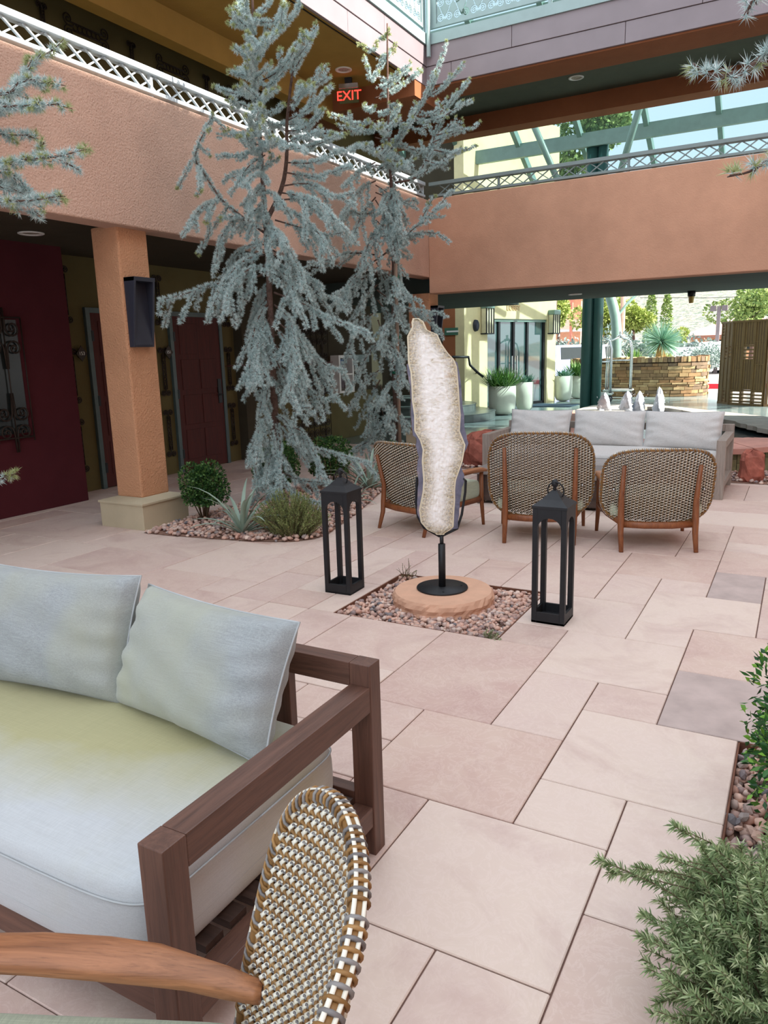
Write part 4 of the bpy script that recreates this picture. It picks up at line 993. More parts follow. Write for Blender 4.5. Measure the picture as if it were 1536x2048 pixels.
# ------------------------------------------------------------------ crystal slab on its stand
def crystal():
    Zs, Os = 2.648, (620, 620)
    fx = lambda P: [(a/Zs+Os[0], b/Zs+Os[1]) for a, b in P]
    outer = fx([(560,48),(590,55),(612,105),(665,125),(690,180),(720,225),(755,262),(781,280),(790,330),(800,400),(806,480),(815,560),(818,620),(838,705),(830,735),(812,765),(800,830),(815,870),(818,905),(805,940),(800,980),(790,1060),(786,1110),(784,1158),(742,1162),(700,1188),(655,1180),(620,1162),(590,1130),(570,1080),(565,1020),(570,960),(575,900),(565,850),(575,780),(560,720),(565,680),(545,665),(540,620),(533,560),(535,480),(530,400),(520,350),(512,290),(527,280),(525,200),(522,140),(535,115),(548,90),(545,65)])
    L = fx([(552,48),(545,65),(548,90),(535,115),(522,140),(525,200),(527,280),(540,330),(545,400),(548,480),(560,560),(560,640),(590,690),(605,740),(600,800),(608,900),(605,960),(585,1060),(595,1125),(630,1165),(680,1186)])
    Rr = fx([(566,48),(590,55),(612,105),(640,118),(665,125),(690,180),(720,225),(755,262),(770,300),(775,360),(780,420),(785,500),(790,560),(785,640),(815,715),(800,800),(765,900),(760,950),(760,1010),(755,1080),(752,1150),(700,1186)])
    base = np.array([-1.87, 4.06, 0.0]); n = unit((BF[0], BF[1], 0)); xd = unit(np.cross(n, (0, 0, 1)))
    def W(p, off=0.0):
        d = ray(*p); k = ((base-CAMP) @ n)/(d @ n); return CAMP+d*k-n*off
    t = thing('crystal_slab', 'tall upright slab of cut agate geode with pale crystals and purple edge', 'sculpture', W((880, 1075)))
    m_purple = N('agate_band'); co = m_purple.coord(); nz = m_purple.noise(co, 14, 5, 0.6, 0.4)
    m_purple.col(m_purple.ramp(nz, [(0.3, srgb(84, 86, 104)), (0.55, srgb(112, 112, 132)), (0.75, srgb(150, 138, 146))])); m_purple.set(Roughness=0.3)
    rind = plain('agate_rind', srgb(120, 96, 86), 0.95, 0, 0.2, 0.4, 30, 0.8, 60)
    white = plain('agate_rim_cream', srgb(222, 212, 186), 0.5)
    # ragged full slab
    rs = random.Random(4); dens = []
    for k in range(len(outer)):
        a, b = np.array(outer[k]), np.array(outer[(k+1) % len(outer)]); c = max(1, int(np.linalg.norm(b-a)/7))
        for q in range(c):
            p = a+(b-a)*q/c; dens.append((p[0]+rs.uniform(-0.7, 0.7), p[1]+rs.uniform(-0.7, 0.7)))
    Pf = [W(p) for p in dens]; cen = np.mean(Pf, axis=0)
    area = sum(dens[i][0]*dens[(i+1) % len(dens)][1]-dens[(i+1) % len(dens)][0]*dens[i][1] for i in range(len(dens)))
    MB().prism(Pf if area < 0 else Pf[::-1], n*0.03).build('agate_plate', m_purple.m, t)
    P2 = [cen+(p-cen)*np.array([1.012, 1.012, 1.004])+n*0.031 for p in Pf]
    m = MB(); k = len(P2); inner = [cen+(p-cen)*0.93+n*0.075 for p in Pf]
    m.add(P2+inner, [(i, (i+1) % k, k+(i+1) % k, k+i) for i in range(k)]+[tuple(range(k)), tuple(range(k, 2*k))[::-1]]); m.build('rind', rind, t)
    # crystal field with distance-to-edge colour of the stone itself
    def edge_x(C, y):
        C = sorted(C, key=lambda q: q[1]); return np.interp(y, [q[1] for q in C], [q[0] for q in C])
    y0, y1 = 638.5, 1067.5; rows, cols = 150, 40
    for nm, grow, off, mat in (('cream_rim', 3.2, 0.0025, white), ('crystal_face', 0.0, 0.005, None)):
        V = []; E = []; rs2 = np.random.default_rng(3)
        ys = np.linspace(y0-grow*0.6, y1+grow*0.6, rows)
        for y in ys:
            yc = min(max(y, y0), y1); a, b = edge_x(L, yc)-grow, edge_x(Rr, yc)+grow
            for s in np.linspace(0, 1, cols):
                x = a+(b-a)*s; d = min(min(s, 1-s)*(b-a), (y-ys[0])*1.0, (ys[-1]-y)*1.0)
                bmp = 0.0 if nm == 'cream_rim' or d < 1.5 else rs2.uniform(-0.0025, 0.0035)
                V.append(W((x, y), off+bmp)); E.append(d)
        F = [(i*cols+j, (i+1)*cols+j, (i+1)*cols+j+1, i*cols+j+1) for i in range(rows-1) for j in range(cols-1)]
        if mat is None:
            q = N('crystal_quartz'); at_ = q.n('ShaderNodeAttribute'); at_.attribute_name = 'rim'
            cs = q.coord('Object', (1, 1, 1)); st = q.noise(q.coord('Object', (14, 14, 40)), 1.0, 6, 0.72, 1.6); sp = q.noise(cs, 120, 3, 0.7); rust = q.noise(q.coord('Object', (5, 5, 9)), 1.0, 3, 0.5, 1.2)
            body = q.ramp(st, [(0.26, srgb(186, 168, 142)), (0.37, srgb(230, 224, 212)), (0.50, srgb(254, 252, 249))])
            body = q.mix(q.ramp(rust, [(0.60, (0, 0, 0)), (0.75, (0.5, 0.5, 0.5))]), body, srgb(204, 160, 112))
            rim = q.ramp(sp, [(0.38, srgb(72, 60, 38)), (0.50, srgb(158, 136, 88)), (0.64, srgb(220, 204, 158))])
            f = q.ramp(at_.outputs['Fac'], [(0.02, (1, 1, 1)), (0.13, (0.75, 0.75, 0.75)), (0.34, (0, 0, 0))])
            f2 = q.mix(1.0, f, q.ramp(st, [(0.3, (1, 1, 1)), (0.7, (0.45, 0.45, 0.45))]), 'MULTIPLY')
            q.col(q.mix(f2, body, rim)); q.set(Roughness=0.35); q.bump(q.mix(0.5, st, sp), 0.3, 0.008); mat = q.m
        o = tri_mesh(nm, V, F, mat, t)
        at2 = o.data.attributes.new('rim', 'FLOAT', 'POINT'); at2.data.foreach_set('value', np.array(E, np.float32)/75.0)
    # stand
    s = thing('slab_stand', 'black steel pole stand holding the crystal slab', 'stand', (-1.87, 4.06, 0.062)); K = MAT['black_metal']
    cz = 0.062
    MB().lathe([(0.0, cz), (0.158, cz), (0.160, cz+0.004), (0.158, cz+0.010), (0.0, cz+0.012)], 48, (-1.87, 4.06, 0)).build('base_disc', K, s, True)
    for a in (0.5, 2.1, 3.6, 5.2): MB().lathe([(0.007, cz+0.009), (0.006, cz+0.014), (0.0, cz+0.015)], 10, (-1.87+0.12*math.cos(a), 4.06+0.12*math.sin(a), 0)).build('bolt', K, s)
    b0 = W((880, 1072))
    MB().tube([(-1.87, 4.06, cz+0.01), (-1.87, 4.06, b0[2]-0.05)], 0.022, 16).build('pole', K, s, True)
    MB().tube([(-1.87, 4.06, b0[2]-0.06), (-1.87, 4.06, b0[2]+0.0)], 0.012, 12).build('pole_pin', K, s, True)
    for pts in ([(880, 1074), (848, 1056), (836, 1035), (832, 1005), (834, 955)], [(882, 1074), (915, 1058), (924, 1030), (931, 985), (932, 962)]):
        MB().tube([W(p, -0.014) for p in pts], 0.0085, 6).build('cradle_arm', K, s)
    MB().tube([W((932, 962), -0.014), W((927, 957), 0.012)], 0.006, 6).build('clip', K, s)
    d = thing('stone_disc', 'round red sandstone disc under the crystal slab stand', 'stone slab', (-1.855, 4.04, -0.05)); rs3 = random.Random(2)
    m = MB(); prof = [(0.29, -0.05), (0.312, -0.03), (0.306, -0.005), (0.315, 0.02), (0.308, 0.045), (0.298, 0.060), (0.0, 0.061)]; n_ = 72; vs = []
    for i, (r_, z) in enumerate(prof):
        for j in range(n_):
            a = 2*math.pi*j/n_; k = r_ if i > 4 else r_*(1+rs3.uniform(-0.018, 0.018)); vs.append((-1.855+k*math.cos(a), 4.04+k*math.sin(a), z))
    m.add(vs, [(i*n_+j, i*n_+(j+1) % n_, (i+1)*n_+(j+1) % n_, (i+1)*n_+j) for i in range(len(prof)-1) for j in range(n_)]); m.build('disc', MAT['disc_stone'], d)
crystal()
# ================================================================== GRAVEL BEDS
def stone_mesh(seed):
    rs = np.random.default_rng(seed); t = (1+5**0.5)/2
    V = np.array([(-1,t,0),(1,t,0),(-1,-t,0),(1,-t,0),(0,-1,t),(0,1,t),(0,-1,-t),(0,1,-t),(t,0,-1),(t,0,1),(-t,0,-1),(-t,0,1)], float)
    V /= np.linalg.norm(V, axis=1)[:, None]; V *= rs.uniform(0.78, 1.12, (12, 1)); V *= np.array([1.0, rs.uniform(0.65, 0.9), rs.uniform(0.5, 0.72)])
    F = np.array([(0,11,5),(0,5,1),(0,1,7),(0,7,10),(0,10,11),(1,5,9),(5,11,4),(11,10,2),(10,7,6),(7,1,8),(3,9,4),(3,4,2),(3,2,6),(3,6,8),(3,8,9),(4,9,5),(2,4,11),(6,2,10),(8,6,7),(9,8,1)])
    return V, F
SM = [stone_mesh(s) for s in range(9)]
def stone_mat_obj():
    q = N('loose_stone'); oi = q.n('ShaderNodeObjectInfo'); co = q.coord('Object', (1, 1, 1), rnd=True)
    c = q.ramp(oi.outputs['Random'], [(0.0, srgb(124, 120, 126)), (0.2, srgb(202, 160, 144)), (0.45, srgb(220, 184, 166)), (0.65, srgb(168, 146, 140)), (0.82, srgb(230, 208, 194)), (1.0, srgb(106, 108, 116))])
    q.col(q.mix(q.ramp(q.noise(co, 60, 4), [(0.35, (0, 0, 0)), (0.7, (0.35, 0.35, 0.35))]), c, srgb(120, 96, 88))); q.set(Roughness=0.9)
    q.bump(q.noise(co, 90, 3), 0.3, 0.004); return q.m
MAT['stone_obj'] = stone_mat_obj()
def bed(name, label, poly, zsoil, n, size, nobj, seed, cat='gravel', hold=(), zbump=0.012):
    rs = np.random.default_rng(seed); m = MB()
    root = m.add([(x, y, zsoil) for x, y in poly], [tuple(range(len(poly)))]).build(name, MAT['soil'])
    a = sum(poly[i][0]*poly[(i+1) % len(poly)][1]-poly[(i+1) % len(poly)][0]*poly[i][1] for i in range(len(poly)))
    if a < 0: root.data.flip_normals()
    tag(root, label, cat)
    xs = [p[0] for p in poly]; ys = [p[1] for p in poly]; pts = []
    while len(pts) < n:
        x, y = rs.uniform(min(xs), max(xs)), rs.uniform(min(ys), max(ys))
        if in_poly(x, y, poly) and not any((x-h[0])**2+(y-h[1])**2 < h[2]**2 for h in hold): pts.append((x, y))
    pts.sort(key=lambda p: p[0]**2+p[1]**2)
    V = []; F = []; b = 0; protos = []
    for k, (x, y) in enumerate(pts):
        s = size*rs.uniform(0.55, 1.25); Sv, Sf = SM[k % 9]; a = rs.uniform(0, 6.28); zc = zsoil+s*0.32+rs.uniform(0, zbump)
        if k < nobj:
            if len(protos) < 9:
                me = bpy.data.meshes.new('stone'); me.from_pydata([tuple(q) for q in Sv], [], [tuple(map(int, f)) for f in Sf]); me.materials.append(MAT['stone_obj']); protos.append(me)
            o = bpy.data.objects.new('stone', protos[k % 9]); COL.objects.link(o); o.parent = root
            o.location = (x, y, zc); o.scale = (s, s, s); o.rotation_euler = (rs.uniform(-0.5, 0.5), rs.uniform(-0.5, 0.5), a)
        else:
            R = np.array([[math.cos(a), -math.sin(a), 0], [math.sin(a), math.cos(a), 0], [0, 0, 1]])
            tx = rs.uniform(-0.5, 0.5); Rx = np.array([[1, 0, 0], [0, math.cos(tx), -math.sin(tx)], [0, math.sin(tx), math.cos(tx)]])
            V.append((Sv @ Rx.T @ R.T)*s+np.array([x, y, zc])); F.append(Sf+b); b += 12
    if V:
        g_ = tri_mesh('gravel', np.concatenate(V), np.concatenate(F), MAT['stone'], root); g_['kind'] = 'stuff'
    return root
def rect(a): return [(a[0], a[2]), (a[1], a[2]), (a[1], a[3]), (a[0], a[3])]
bed('gravel_pit', 'square gravel pit of mixed stones around the crystal stand', rect(PIT), -0.055, 2000, 0.021, 150, 1, hold=[(-1.855, 4.04, 0.28)], zbump=0.035)
bed('gravel_pit', 'gravel planting pit at the right picture edge under the rosemary', rect(RPIT), -0.075, 5600, 0.024, 0, 2, zbump=0.03)
# the stones of the right pit that can be seen singly
rp = [o for o in bpy.data.objects if o.name.startswith('gravel_pit.001')][0]
rs = np.random.default_rng(77)
for k in range(140):
    x, y = RPIT[0]+0.015+rs.uniform(0, 0.30), rs.uniform(1.9, 2.97); s = 0.026*rs.uniform(0.55, 1.2)
    me = bpy.data.meshes.get('stone'); o = bpy.data.objects.new('stone', me if k % 2 else bpy.data.meshes.get('stone.00%d' % (1+k % 7))); COL.objects.link(o); o.parent = rp
    o.location = (x, y, -0.035+rs.uniform(0, 0.018)); o.scale = (s, s, s); o.rotation_euler = (rs.uniform(-1, 1), rs.uniform(-1, 1), rs.uniform(0, 6))
for (a, b, nm) in (((PIT[0], PIT[1]), (PIT[2], PIT[3]), 'rusted steel edging of the square gravel pit'), ((RPIT[0], RPIT[1]), (RPIT[2], RPIT[3]), 'rusted steel edging of the planting pit at the right')):
    t = thing('pit_edging', nm, 'edging', ((a[0]+a[1])/2, (b[0]+b[1])/2, -0.1)); rust = MAT.setdefault('rust', plain('rusted_steel', srgb(112, 74, 58), 0.85, 0, 0.3, 0.25, 12))
    for (x0, x1, y0, y1) in ((a[0], a[0]+0.006, b[0], b[1]), (a[1]-0.006, a[1], b[0], b[1]), (a[0], a[1], b[0], b[0]+0.006), (a[0], a[1], b[1]-0.006, b[1])):
        MB().box(x0, x1, y0, y1, -0.1, -0.003).build('edge_strip', rust, t)
bed('gravel_bed', 'pink gravel bed under the blue cedars beside the column', LBED, 0.004, 5200, 0.026, 0, 3, zbump=0.02)
FBED = [(-3.9, 8.95), (0.8, 8.95), (1.8, 9.2), (1.8, 10.9), (-4.2, 10.9), (-4.3, 9.6)]
bed('gravel_bed', 'pink gravel strip between the far sofa and the fountain', FBED, 0.004, 3600, 0.028, 0, 4, zbump=0.02)

# ================================================================== CEDARS
def needles_for(paths, per_m, k, ln, wd, rs, tipfrac=0.0, jitter=0.3):
    # tufts of needles along polyline paths -> triangles
    O = []; D = []; isT = []
    for pts in paths:
        pts = np.asarray(pts); seg = np.diff(pts, axis=0); L = np.linalg.norm(seg, axis=1); tot = L.sum()
        if tot < 1e-4: continue
        n = max(2, int(tot*per_m)); cum = np.concatenate([[0], np.cumsum(L)]); s = (np.arange(n)+rs.uniform(0, 1, n))/n*tot
        idx = np.clip(np.searchsorted(cum, s)-1, 0, len(seg)-1); f = (s-cum[idx])/np.maximum(L[idx], 1e-6)
        O.append(pts[idx]+seg[idx]*f[:, None]); D.append(seg[idx]/np.maximum(L[idx], 1e-6)[:, None]); isT.append(s/tot > 1-tipfrac*min(1, 0.10/tot))
    O = np.concatenate(O); D = np.concatenate(D); isT = np.concatenate(isT)
    O = np.repeat(O, k, 0); D = np.repeat(D, k, 0); isT = np.repeat(isT, k); n = len(O)
    r = rs.normal(size=(n, 3)); r -= D*(r*D).sum(1)[:, None]; r /= np.linalg.norm(r, axis=1)[:, None]
    ro = np.repeat(r[::k], k, 0)                      # each cluster is a rosette that sits to one side of the twig
    dirs = rs.normal(size=(n, 3))*0.75+ro*0.75+D*0.25+np.array([0, 0, 0.12]); dirs /= np.linalg.norm(dirs, axis=1)[:, None]
    side = np.cross(dirs, rs.normal(size=(n, 3))); side /= np.maximum(np.linalg.norm(side, axis=1), 1e-6)[:, None]
    l = ln*rs.uniform(0.65, 1.15, (n, 1)); O = O+ro*ln*0.35
    V = np.stack([O-side*wd/2, O+side*wd/2, O+dirs*l], 1).reshape(-1, 3)
    return V, np.arange(n*3).reshape(-1, 3), isT.astype(int)
def smooth_path(pts, n):
    pts = np.asarray(pts, float); k = len(pts)
    if k < 3: return np.array([pts[0]+(pts[-1]-pts[0])*t for t in np.linspace(0, 1, n)])
    t = np.linspace(0, k-1, n); out = []
    for q in t:
        i = min(int(q), k-2); f = q-i; p0, p1, p2, p3 = pts[max(i-1, 0)], pts[i], pts[i+1], pts[min(i+2, k-1)]
        out.append(0.5*((2*p1)+(-p0+p2)*f+(2*p0-5*p1+4*p2-p3)*f*f+(-p0+3*p1-3*p2+p3)*f**3))
    return np.array(out)
def cedar(label, X, Y, rows, boughs, seed, trunk_r, spacing=0.075, twig=0.24, ln=0.026, wd=0.0042, per_m=95, k=11, stems=(), band=True, ztop=None, zlow=0.0):
    rs = np.random.default_rng(seed); base = np.array([X, Y, zlow]); t = thing('blue_cedar', label, 'tree', base)
    zt = ztop if ztop is not None else z_at(X, Y, rows)
    tp = [(X+0.012*math.sin(2.3*z+seed), Y+0.012*math.cos(1.9*z), z) for z in np.linspace(zlow, zt, 24)]
    MB().tube(tp, [trunk_r*(1-0.86*q)+0.004 for q in np.linspace(0, 1, 24)], 10).build('trunk', MAT['bark'], t, True)
    for st in stems:
        pts = [trunk_point(X, Y, p) if q == 0 else at(p[0], p[1], depth_of((X, Y, z_at(X, Y, p[1])))+0.12) for q, p in enumerate(st)]
        sp = smooth_path(pts, 16); MB().tube(sp, [trunk_r*0.5*(1-0.8*q)+0.004 for q in np.linspace(0, 1, 16)], 8).build('stem', MAT['bark'], t, True)
    for bi, bo in enumerate(boughs):
        pts, off, droop = bo[0], bo[1], bo[2]; thick = bo[3] if len(bo) > 3 else 1.0
        y0 = pts[0][1]; d0 = depth_of((X, Y, z_at(X, Y, y0))); L_ = 0; P = []
        for q, p in enumerate(pts):
            f = q/(len(pts)-1); P.append(at(p[0], p[1], d0+off*f))
        if pts[0][0] < -5 or pts[0][0] > 1545: P = [np.array([X, Y, P[0][2]+0.05])]+P      # boughs from outside the frame start at their trunk
        path = smooth_path(P, 14); tot = np.linalg.norm(np.diff(path, axis=0), axis=1).sum()
        m = MB(); rb = (0.004+0.0055*tot)*thick
        m.tube(path, [max(0.0028, min(trunk_r*0.6, rb)*(1-0.8*q)) for q in np.linspace(0, 1, 14)], 6)
        paths = [path[2:]]; cnt = max(2, int(tot/spacing)); sgn = 1
        for c in range(cnt):
            f = 0.12+0.86*(c+rs.uniform(0, 1))/cnt; i = min(int(f*13), 12); o0 = path[i]+(path[i+1]-path[i])*(f*13-i); d = unit(path[min(i+1, 13)]-path[max(i-1, 0)])
            s = unit(np.cross(d, (0, 0, 1.0))) if abs(d[2]) < 0.95 else unit(np.cross(d, BF)); sgn = -sgn
            l = twig*rs.uniform(0.35, 1.1)*(1.0-0.62*f)*min(1.6, 0.45+tot*0.75)
            dv = d*rs.uniform(0.45, 0.9)+s*sgn*rs.uniform(0.3, 0.9)+np.array([0, 0, -droop*rs.uniform(0.5, 1.3)])
            dv = unit(dv); tw = [o0]
            for q in (0.33, 0.66, 1.0): tw.append(o0+dv*l*q+np.array([0, 0, (-0.28*droop+0.06)*l*q*q]))
            m.tube(tw, [0.0032, 0.0026, 0.002, 0.0015], 4, cap=False); paths.append(np.array(tw))
        br = m.build('branch', MAT['bark'], t, True)
        V, F, tip = needles_for(paths, per_m, k, ln, wd, rs, tipfrac=bo[4] if len(bo) > 4 else 0.0)
        nd = tri_mesh('needles', V, F, [MAT['needle'], MAT['needle_tip']], br, tip)
        nd['kind'] = 'stuff'
    return t
def trunk_point(X, Y, p): return np.array([X, Y, z_at(X, Y, p[1])])
U = 0.25  # upper boughs carry new growth at the tips
T1 = [
 ([(500,30),(485,20),(478,0)],0.1,-0.2,1,U),([(505,60),(483,52),(465,48)],-0.1,-0.3,1,U),([(503,40),(540,45),(566,25)],0.1,-0.5,1,U),([(510,95),(560,62),(602,8)],0.2,-0.6,1,U),
 ([(512,80),(500,50),(490,8)],-0.1,-0.6,1,U),([(515,110),(540,80),(565,50)],-0.15,-0.6,1,U),([(516,120),(500,90),(494,112)],-0.1,-0.3,1,U),
 ([(520,150),(498,152),(455,143)],-0.2,-0.2,1,U),([(524,190),(490,190),(447,183)],0.2,-0.1,1,U),([(526,160),(560,140),(590,100)],-0.25,-0.5,1,U),([(526,210),(500,215),(452,196)],-0.3,0.1,1,U),([(524,178),(545,165),(575,120)],0.3,-0.5,1,U),
 ([(584,151),(600,120),(632,62)],0.1,-0.7,1,U),([(584,165),(590,110),(612,70)],-0.1,-0.7,1,U),([(580,205),(615,182),(662,150)],0.15,-0.4,1,U),([(577,240),(620,216),(655,178)],-0.2,-0.4,1,U),
 ([(576,225),(600,190),(612,165)],-0.3,-0.4,1,U),([(574,262),(615,255),(648,215)],0.25,-0.3,1,U),([(574,285),(620,268),(665,268)],-0.2,0.0,1,U),([(573,300),(625,292),(680,270)],0.2,0.0,1,U),
 ([(528,240),(555,250),(600,238)],0.35,0.0),([(527,262),(560,285),(610,300)],-0.35,0.1),([(572,325),(625,325),(672,302)],-0.1,0.1),([(571,345),(635,352),(702,330)],0.2,0.2),
 ([(529,262),(490,270),(463,268)],-0.2,0.1),([(530,292),(490,308),(450,311)],0.2,0.3),([(530,310),(495,335),(474,372)],-0.15,0.4),([(531,332),(490,342),(450,354)],0.1,0.4),([(532,365),(505,388),(484,412)],0.2,0.6),([(532,350),(510,350),(490,372)],-0.4,0.5),
 ([(562,372),(620,368),(665,392),(708,386)],0.15,0.4),([(560,385),(600,392),(640,405),(668,440)],-0.4,0.6),([(558,400),(612,400),(655,432),(698,462)],0.1,0.7),([(552,415),(600,432),(640,470),(655,500)],-0.3,0.8),([(550,440),(600,455),(650,470),(695,462)],0.2,0.7),
 ([(533,400),(500,430),(480,452)],0.3,0.6),([(535,470),(480,430),(445,402),(410,350),(391,320),(396,290),(412,258),(428,225)],-0.5,0.9,1.1,0.2),([(440,400),(412,410),(390,430),(374,462)],-0.45,0.8),([(500,445),(470,440),(440,480),(432,540)],-0.2,1.0),
 ([(536,490),(500,490),(470,510),(440,560)],0.2,1.1),([(537,510),(490,520),(450,560),(432,600)],-0.45,1.1),([(538,545),(480,562),(420,570),(365,590),(318,600)],-0.35,1.2,1.2),([(538,530),(495,540),(460,575),(450,630)],-0.6,1.1),
 ([(545,475),(575,500),(600,540),(608,580)],-0.4,1.1),([(545,500),(590,530),(625,560),(650,575)],0.1,1.1),([(547,530),(580,560),(590,600),(600,620)],-0.5,1.2),([(548,560),(600,575),(640,592),(682,600)],0.2,1.0),
 ([(548,585),(600,605),(650,632),(700,652),(742,668)],-0.15,0.8,1.1),([(549,610),(580,640),(590,690),(598,735)],-0.5,1.2),([(541,600),(515,640),(502,700),(497,776)],-0.4,0.9),([(542,630),(520,670),(512,720),(516,770)],-0.6,0.9),([(543,560),(520,590),(505,640),(512,690)],0.2,1.0),
 ([(549,640),(590,672),(630,712),(660,735),(692,742)],0.1,1.0),([(550,650),(575,690),(585,740),(580,790)],-0.55,1.0),([(551,690),(590,740),(620,780),(650,800),(678,790)],0.2,1.0),([(550,670),(610,680),(640,740),(665,770)],0.5,1.0),
 ([(552,720),(575,770),(590,810),(620,815)],-0.3,0.8),([(546,690),(520,720),(506,760),(518,800)],0.3,1.0),([(547,770),(528,790),(518,830),(516,880)],-0.3,0.9),([(549,800),(530,840),(520,880),(512,930)],-0.5,0.8),([(551,830),(560,880),(558,930),(560,985)],-0.5,0.7),
 ([(553,850),(600,860),(620,890),(640,930),(648,955)],-0.2,0.9),([(554,870),(590,880),(640,900),(690,912),(741,928)],0.15,0.6),([(553,880),(525,890),(510,930),(520,975)],-0.4,0.8),([(556,940),(600,960),(650,965),(680,965)],-0.1,0.7),([(557,960),(585,980),(610,1000),(640,1005)],-0.3,0.6),([(555,900),(540,930),(548,970),(555,1010)],-0.5,0.7),
]
def trunk_tufts(X, Y, r0, r1, n, seed, wpx=45, rows_up=350):
    rr = random.Random(seed); out = []
    for k in range(n):
        row = r0+(r1-r0)*(k+rr.random())/n; P = np.array([X, Y, z_at(X, Y, row)]); dd = P-CAMP; u = 768+FPX*(dd@BR)/(dd@BF)
        sx = rr.choice((-1, 1))*wpx*rr.uniform(0.15, 1.0); up = row < rows_up; dy = -rr.uniform(10, 45) if up else rr.uniform(30, 85)
        out.append(([(u, row), (u+sx*0.6, row+dy*0.35), (u+sx, row+dy)], rr.uniform(-0.55, 0.25), -0.3 if up else 0.8, 1.0, 0.2 if up else 0.0))
    return out
T1 += trunk_tufts(-4.25, 5.6, 20, 520, 24, 5)+trunk_tufts(-4.25, 5.6, 540, 940, 9, 15)
cedar('large blue cedar with a forked top beside the orange column', -4.25, 5.6, -60, T1, 3, 0.038, ln=0.031, wd=0.0046, per_m=130, k=32, twig=0.42, spacing=0.135,
      stems=[[(546,447),(562,380),(573,320),(574,242),(584,151),(592,90)]])
T2 = [
 ([(752,80),(765,78),(778,70)],0,-0.3,0.6,0.9),([(751,100),(738,100),(728,92)],0,-0.3,0.6,0.9),([(751,120),(770,112),(792,100)],0.1,-0.3,0.6,0.9),
 ([(751,140),(765,130),(776,112)],0,-0.3,1,U),([(751,155),(785,158),(822,138)],0.1,-0.2,1,U),([(751,150),(740,160),(735,130)],0,-0.3,1,U),([(750,175),(775,170),(800,140)],-0.2,-0.3,1,U),([(750,196),(790,180),(842,143)],0.2,-0.2,1,U),
 ([(750,212),(740,222),(727,205)],0.1,-0.2,1,U),([(750,228),(775,225),(795,202)],-0.2,-0.3,1,U),([(750,240),(712,248),(680,233)],-0.1,-0.1,1,U),([(750,262),(716,264),(692,252)],0.2,0.0,1,U),([(750,250),(775,250),(795,215)],0.2,-0.3,1,U),
 ([(751,312),(790,290),(822,240),(858,185),(884,115)],-0.2,-0.15,1,0.2),([(850,200),(888,172),(920,138)],-0.1,-0.2,1,U),([(835,225),(862,228),(885,212)],0,-0.1,1,U),([(825,240),(868,240),(886,232)],0.1,0.0,1,U),([(815,255),(840,262),(846,258)],0,0.0),
 ([(790,365),(835,352),(862,292),(888,225),(942,158)],0.2,-0.15,1,0.2),([(885,235),(920,212),(948,200)],0.1,-0.2,1,U),([(872,270),(905,262),(910,245)],0.1,-0.1,1,U),([(865,285),(905,268),(940,258)],0.2,-0.1,1,U),([(850,320),(885,330),(900,315)],0.1,0,1,U),([(868,300),(905,306),(932,298)],0.3,0.0,1,U),
 ([(750,275),(785,285),(830,300),(870,305)],0.2,0.1),([(750,290),(720,290),(700,300)],-0.3,0.1),([(750,305),(785,310),(815,330)],-0.3,0.2),([(750,325),(715,345),(690,372)],0.2,0.5),([(751,330),(790,335),(835,345)],0.3,0.1),([(750,345),(775,330),(800,335)],-0.3,0.2),
 ([(751,362),(725,375),(705,400),(690,425)],-0.2,0.8),([(751,370),(780,390),(800,420),(815,440)],0.1,0.8),([(751,385),(790,400),(815,402),(832,400)],0.3,0.5),([(751,395),(730,420),(715,450),(705,480)],0.2,0.9),([(751,400),(770,430),(785,450),(805,470)],-0.3,0.8),
 ([(752,420),(725,430),(690,420),(675,470)],-0.3,0.8),([(752,440),(775,460),(800,470),(830,465)],0.2,0.6),([(752,455),(740,480),(730,510),(728,540)],-0.3,0.9),([(752,470),(800,478),(850,465),(884,470)],0.1,0.4),
 ([(752,520),(790,492),(830,455),(870,420),(902,383)],-0.25,0.35,1.1),([(835,450),(850,425),(860,405)],0,0,1,U),([(752,510),(700,506),(655,520),(615,528)],-0.1,0.5,1.1),([(752,520),(725,540),(700,565),(690,600)],0.2,0.9),([(753,535),(790,560),(815,590),(840,600)],-0.2,0.9),([(753,525),(770,560),(780,590),(790,620)],0.3,1.0),
 ([(753,545),(720,560),(690,580),(668,590)],-0.3,0.9),([(754,570),(735,590),(715,620),(710,660)],-0.2,1.0),([(754,580),(800,612),(840,622),(886,626)],-0.1,0.6),([(820,620),(850,635),(882,664)],0.0,0.4),([(755,600),(785,640),(800,680),(805,725)],0.1,1.0),([(755,620),(720,650),(700,690),(706,715)],0.2,1.0),([(756,640),(770,680),(790,700),(808,740)],-0.3,1.0),
 ([(757,680),(735,710),(720,740),(712,765)],-0.2,1.0),([(758,700),(780,720),(800,745),(812,765)],0.2,0.9),([(759,740),(735,760),(720,790),(700,812)],0.1,0.9),([(760,760),(740,800),(738,830),(735,870)],-0.2,0.8),([(761,775),(785,810),(800,830),(822,858)],0.1,0.9),([(761,770),(770,800),(778,840),(790,860)],-0.2,0.9),
 ([(762,800),(750,840),(742,870),(735,900)],0.2,0.8),([(763,820),(775,850),(790,870),(800,880)],0.2,0.8),([(764,850),(740,880),(715,895),(702,905)],-0.2,0.6),
]
T2 += trunk_tufts(-4.42, 8.29, 260, 520, 18, 6, 32)+trunk_tufts(-4.42, 8.29, 540, 880, 10, 16, 32)
T2 = [(b[0], b[1] if b[0][-1][0] > b[0][0][0] else -abs(b[1])-0.08-(b[0][0][0]-b[0][-1][0])*0.0035, *b[2:]) for b in T2]
cedar('slender blue cedar in the courtyard corner behind the crystal slab', -4.42, 8.29, 48, T2, 8, 0.034, per_m=90, k=26, ln=0.034, wd=0.0068, spacing=0.13, twig=0.42)
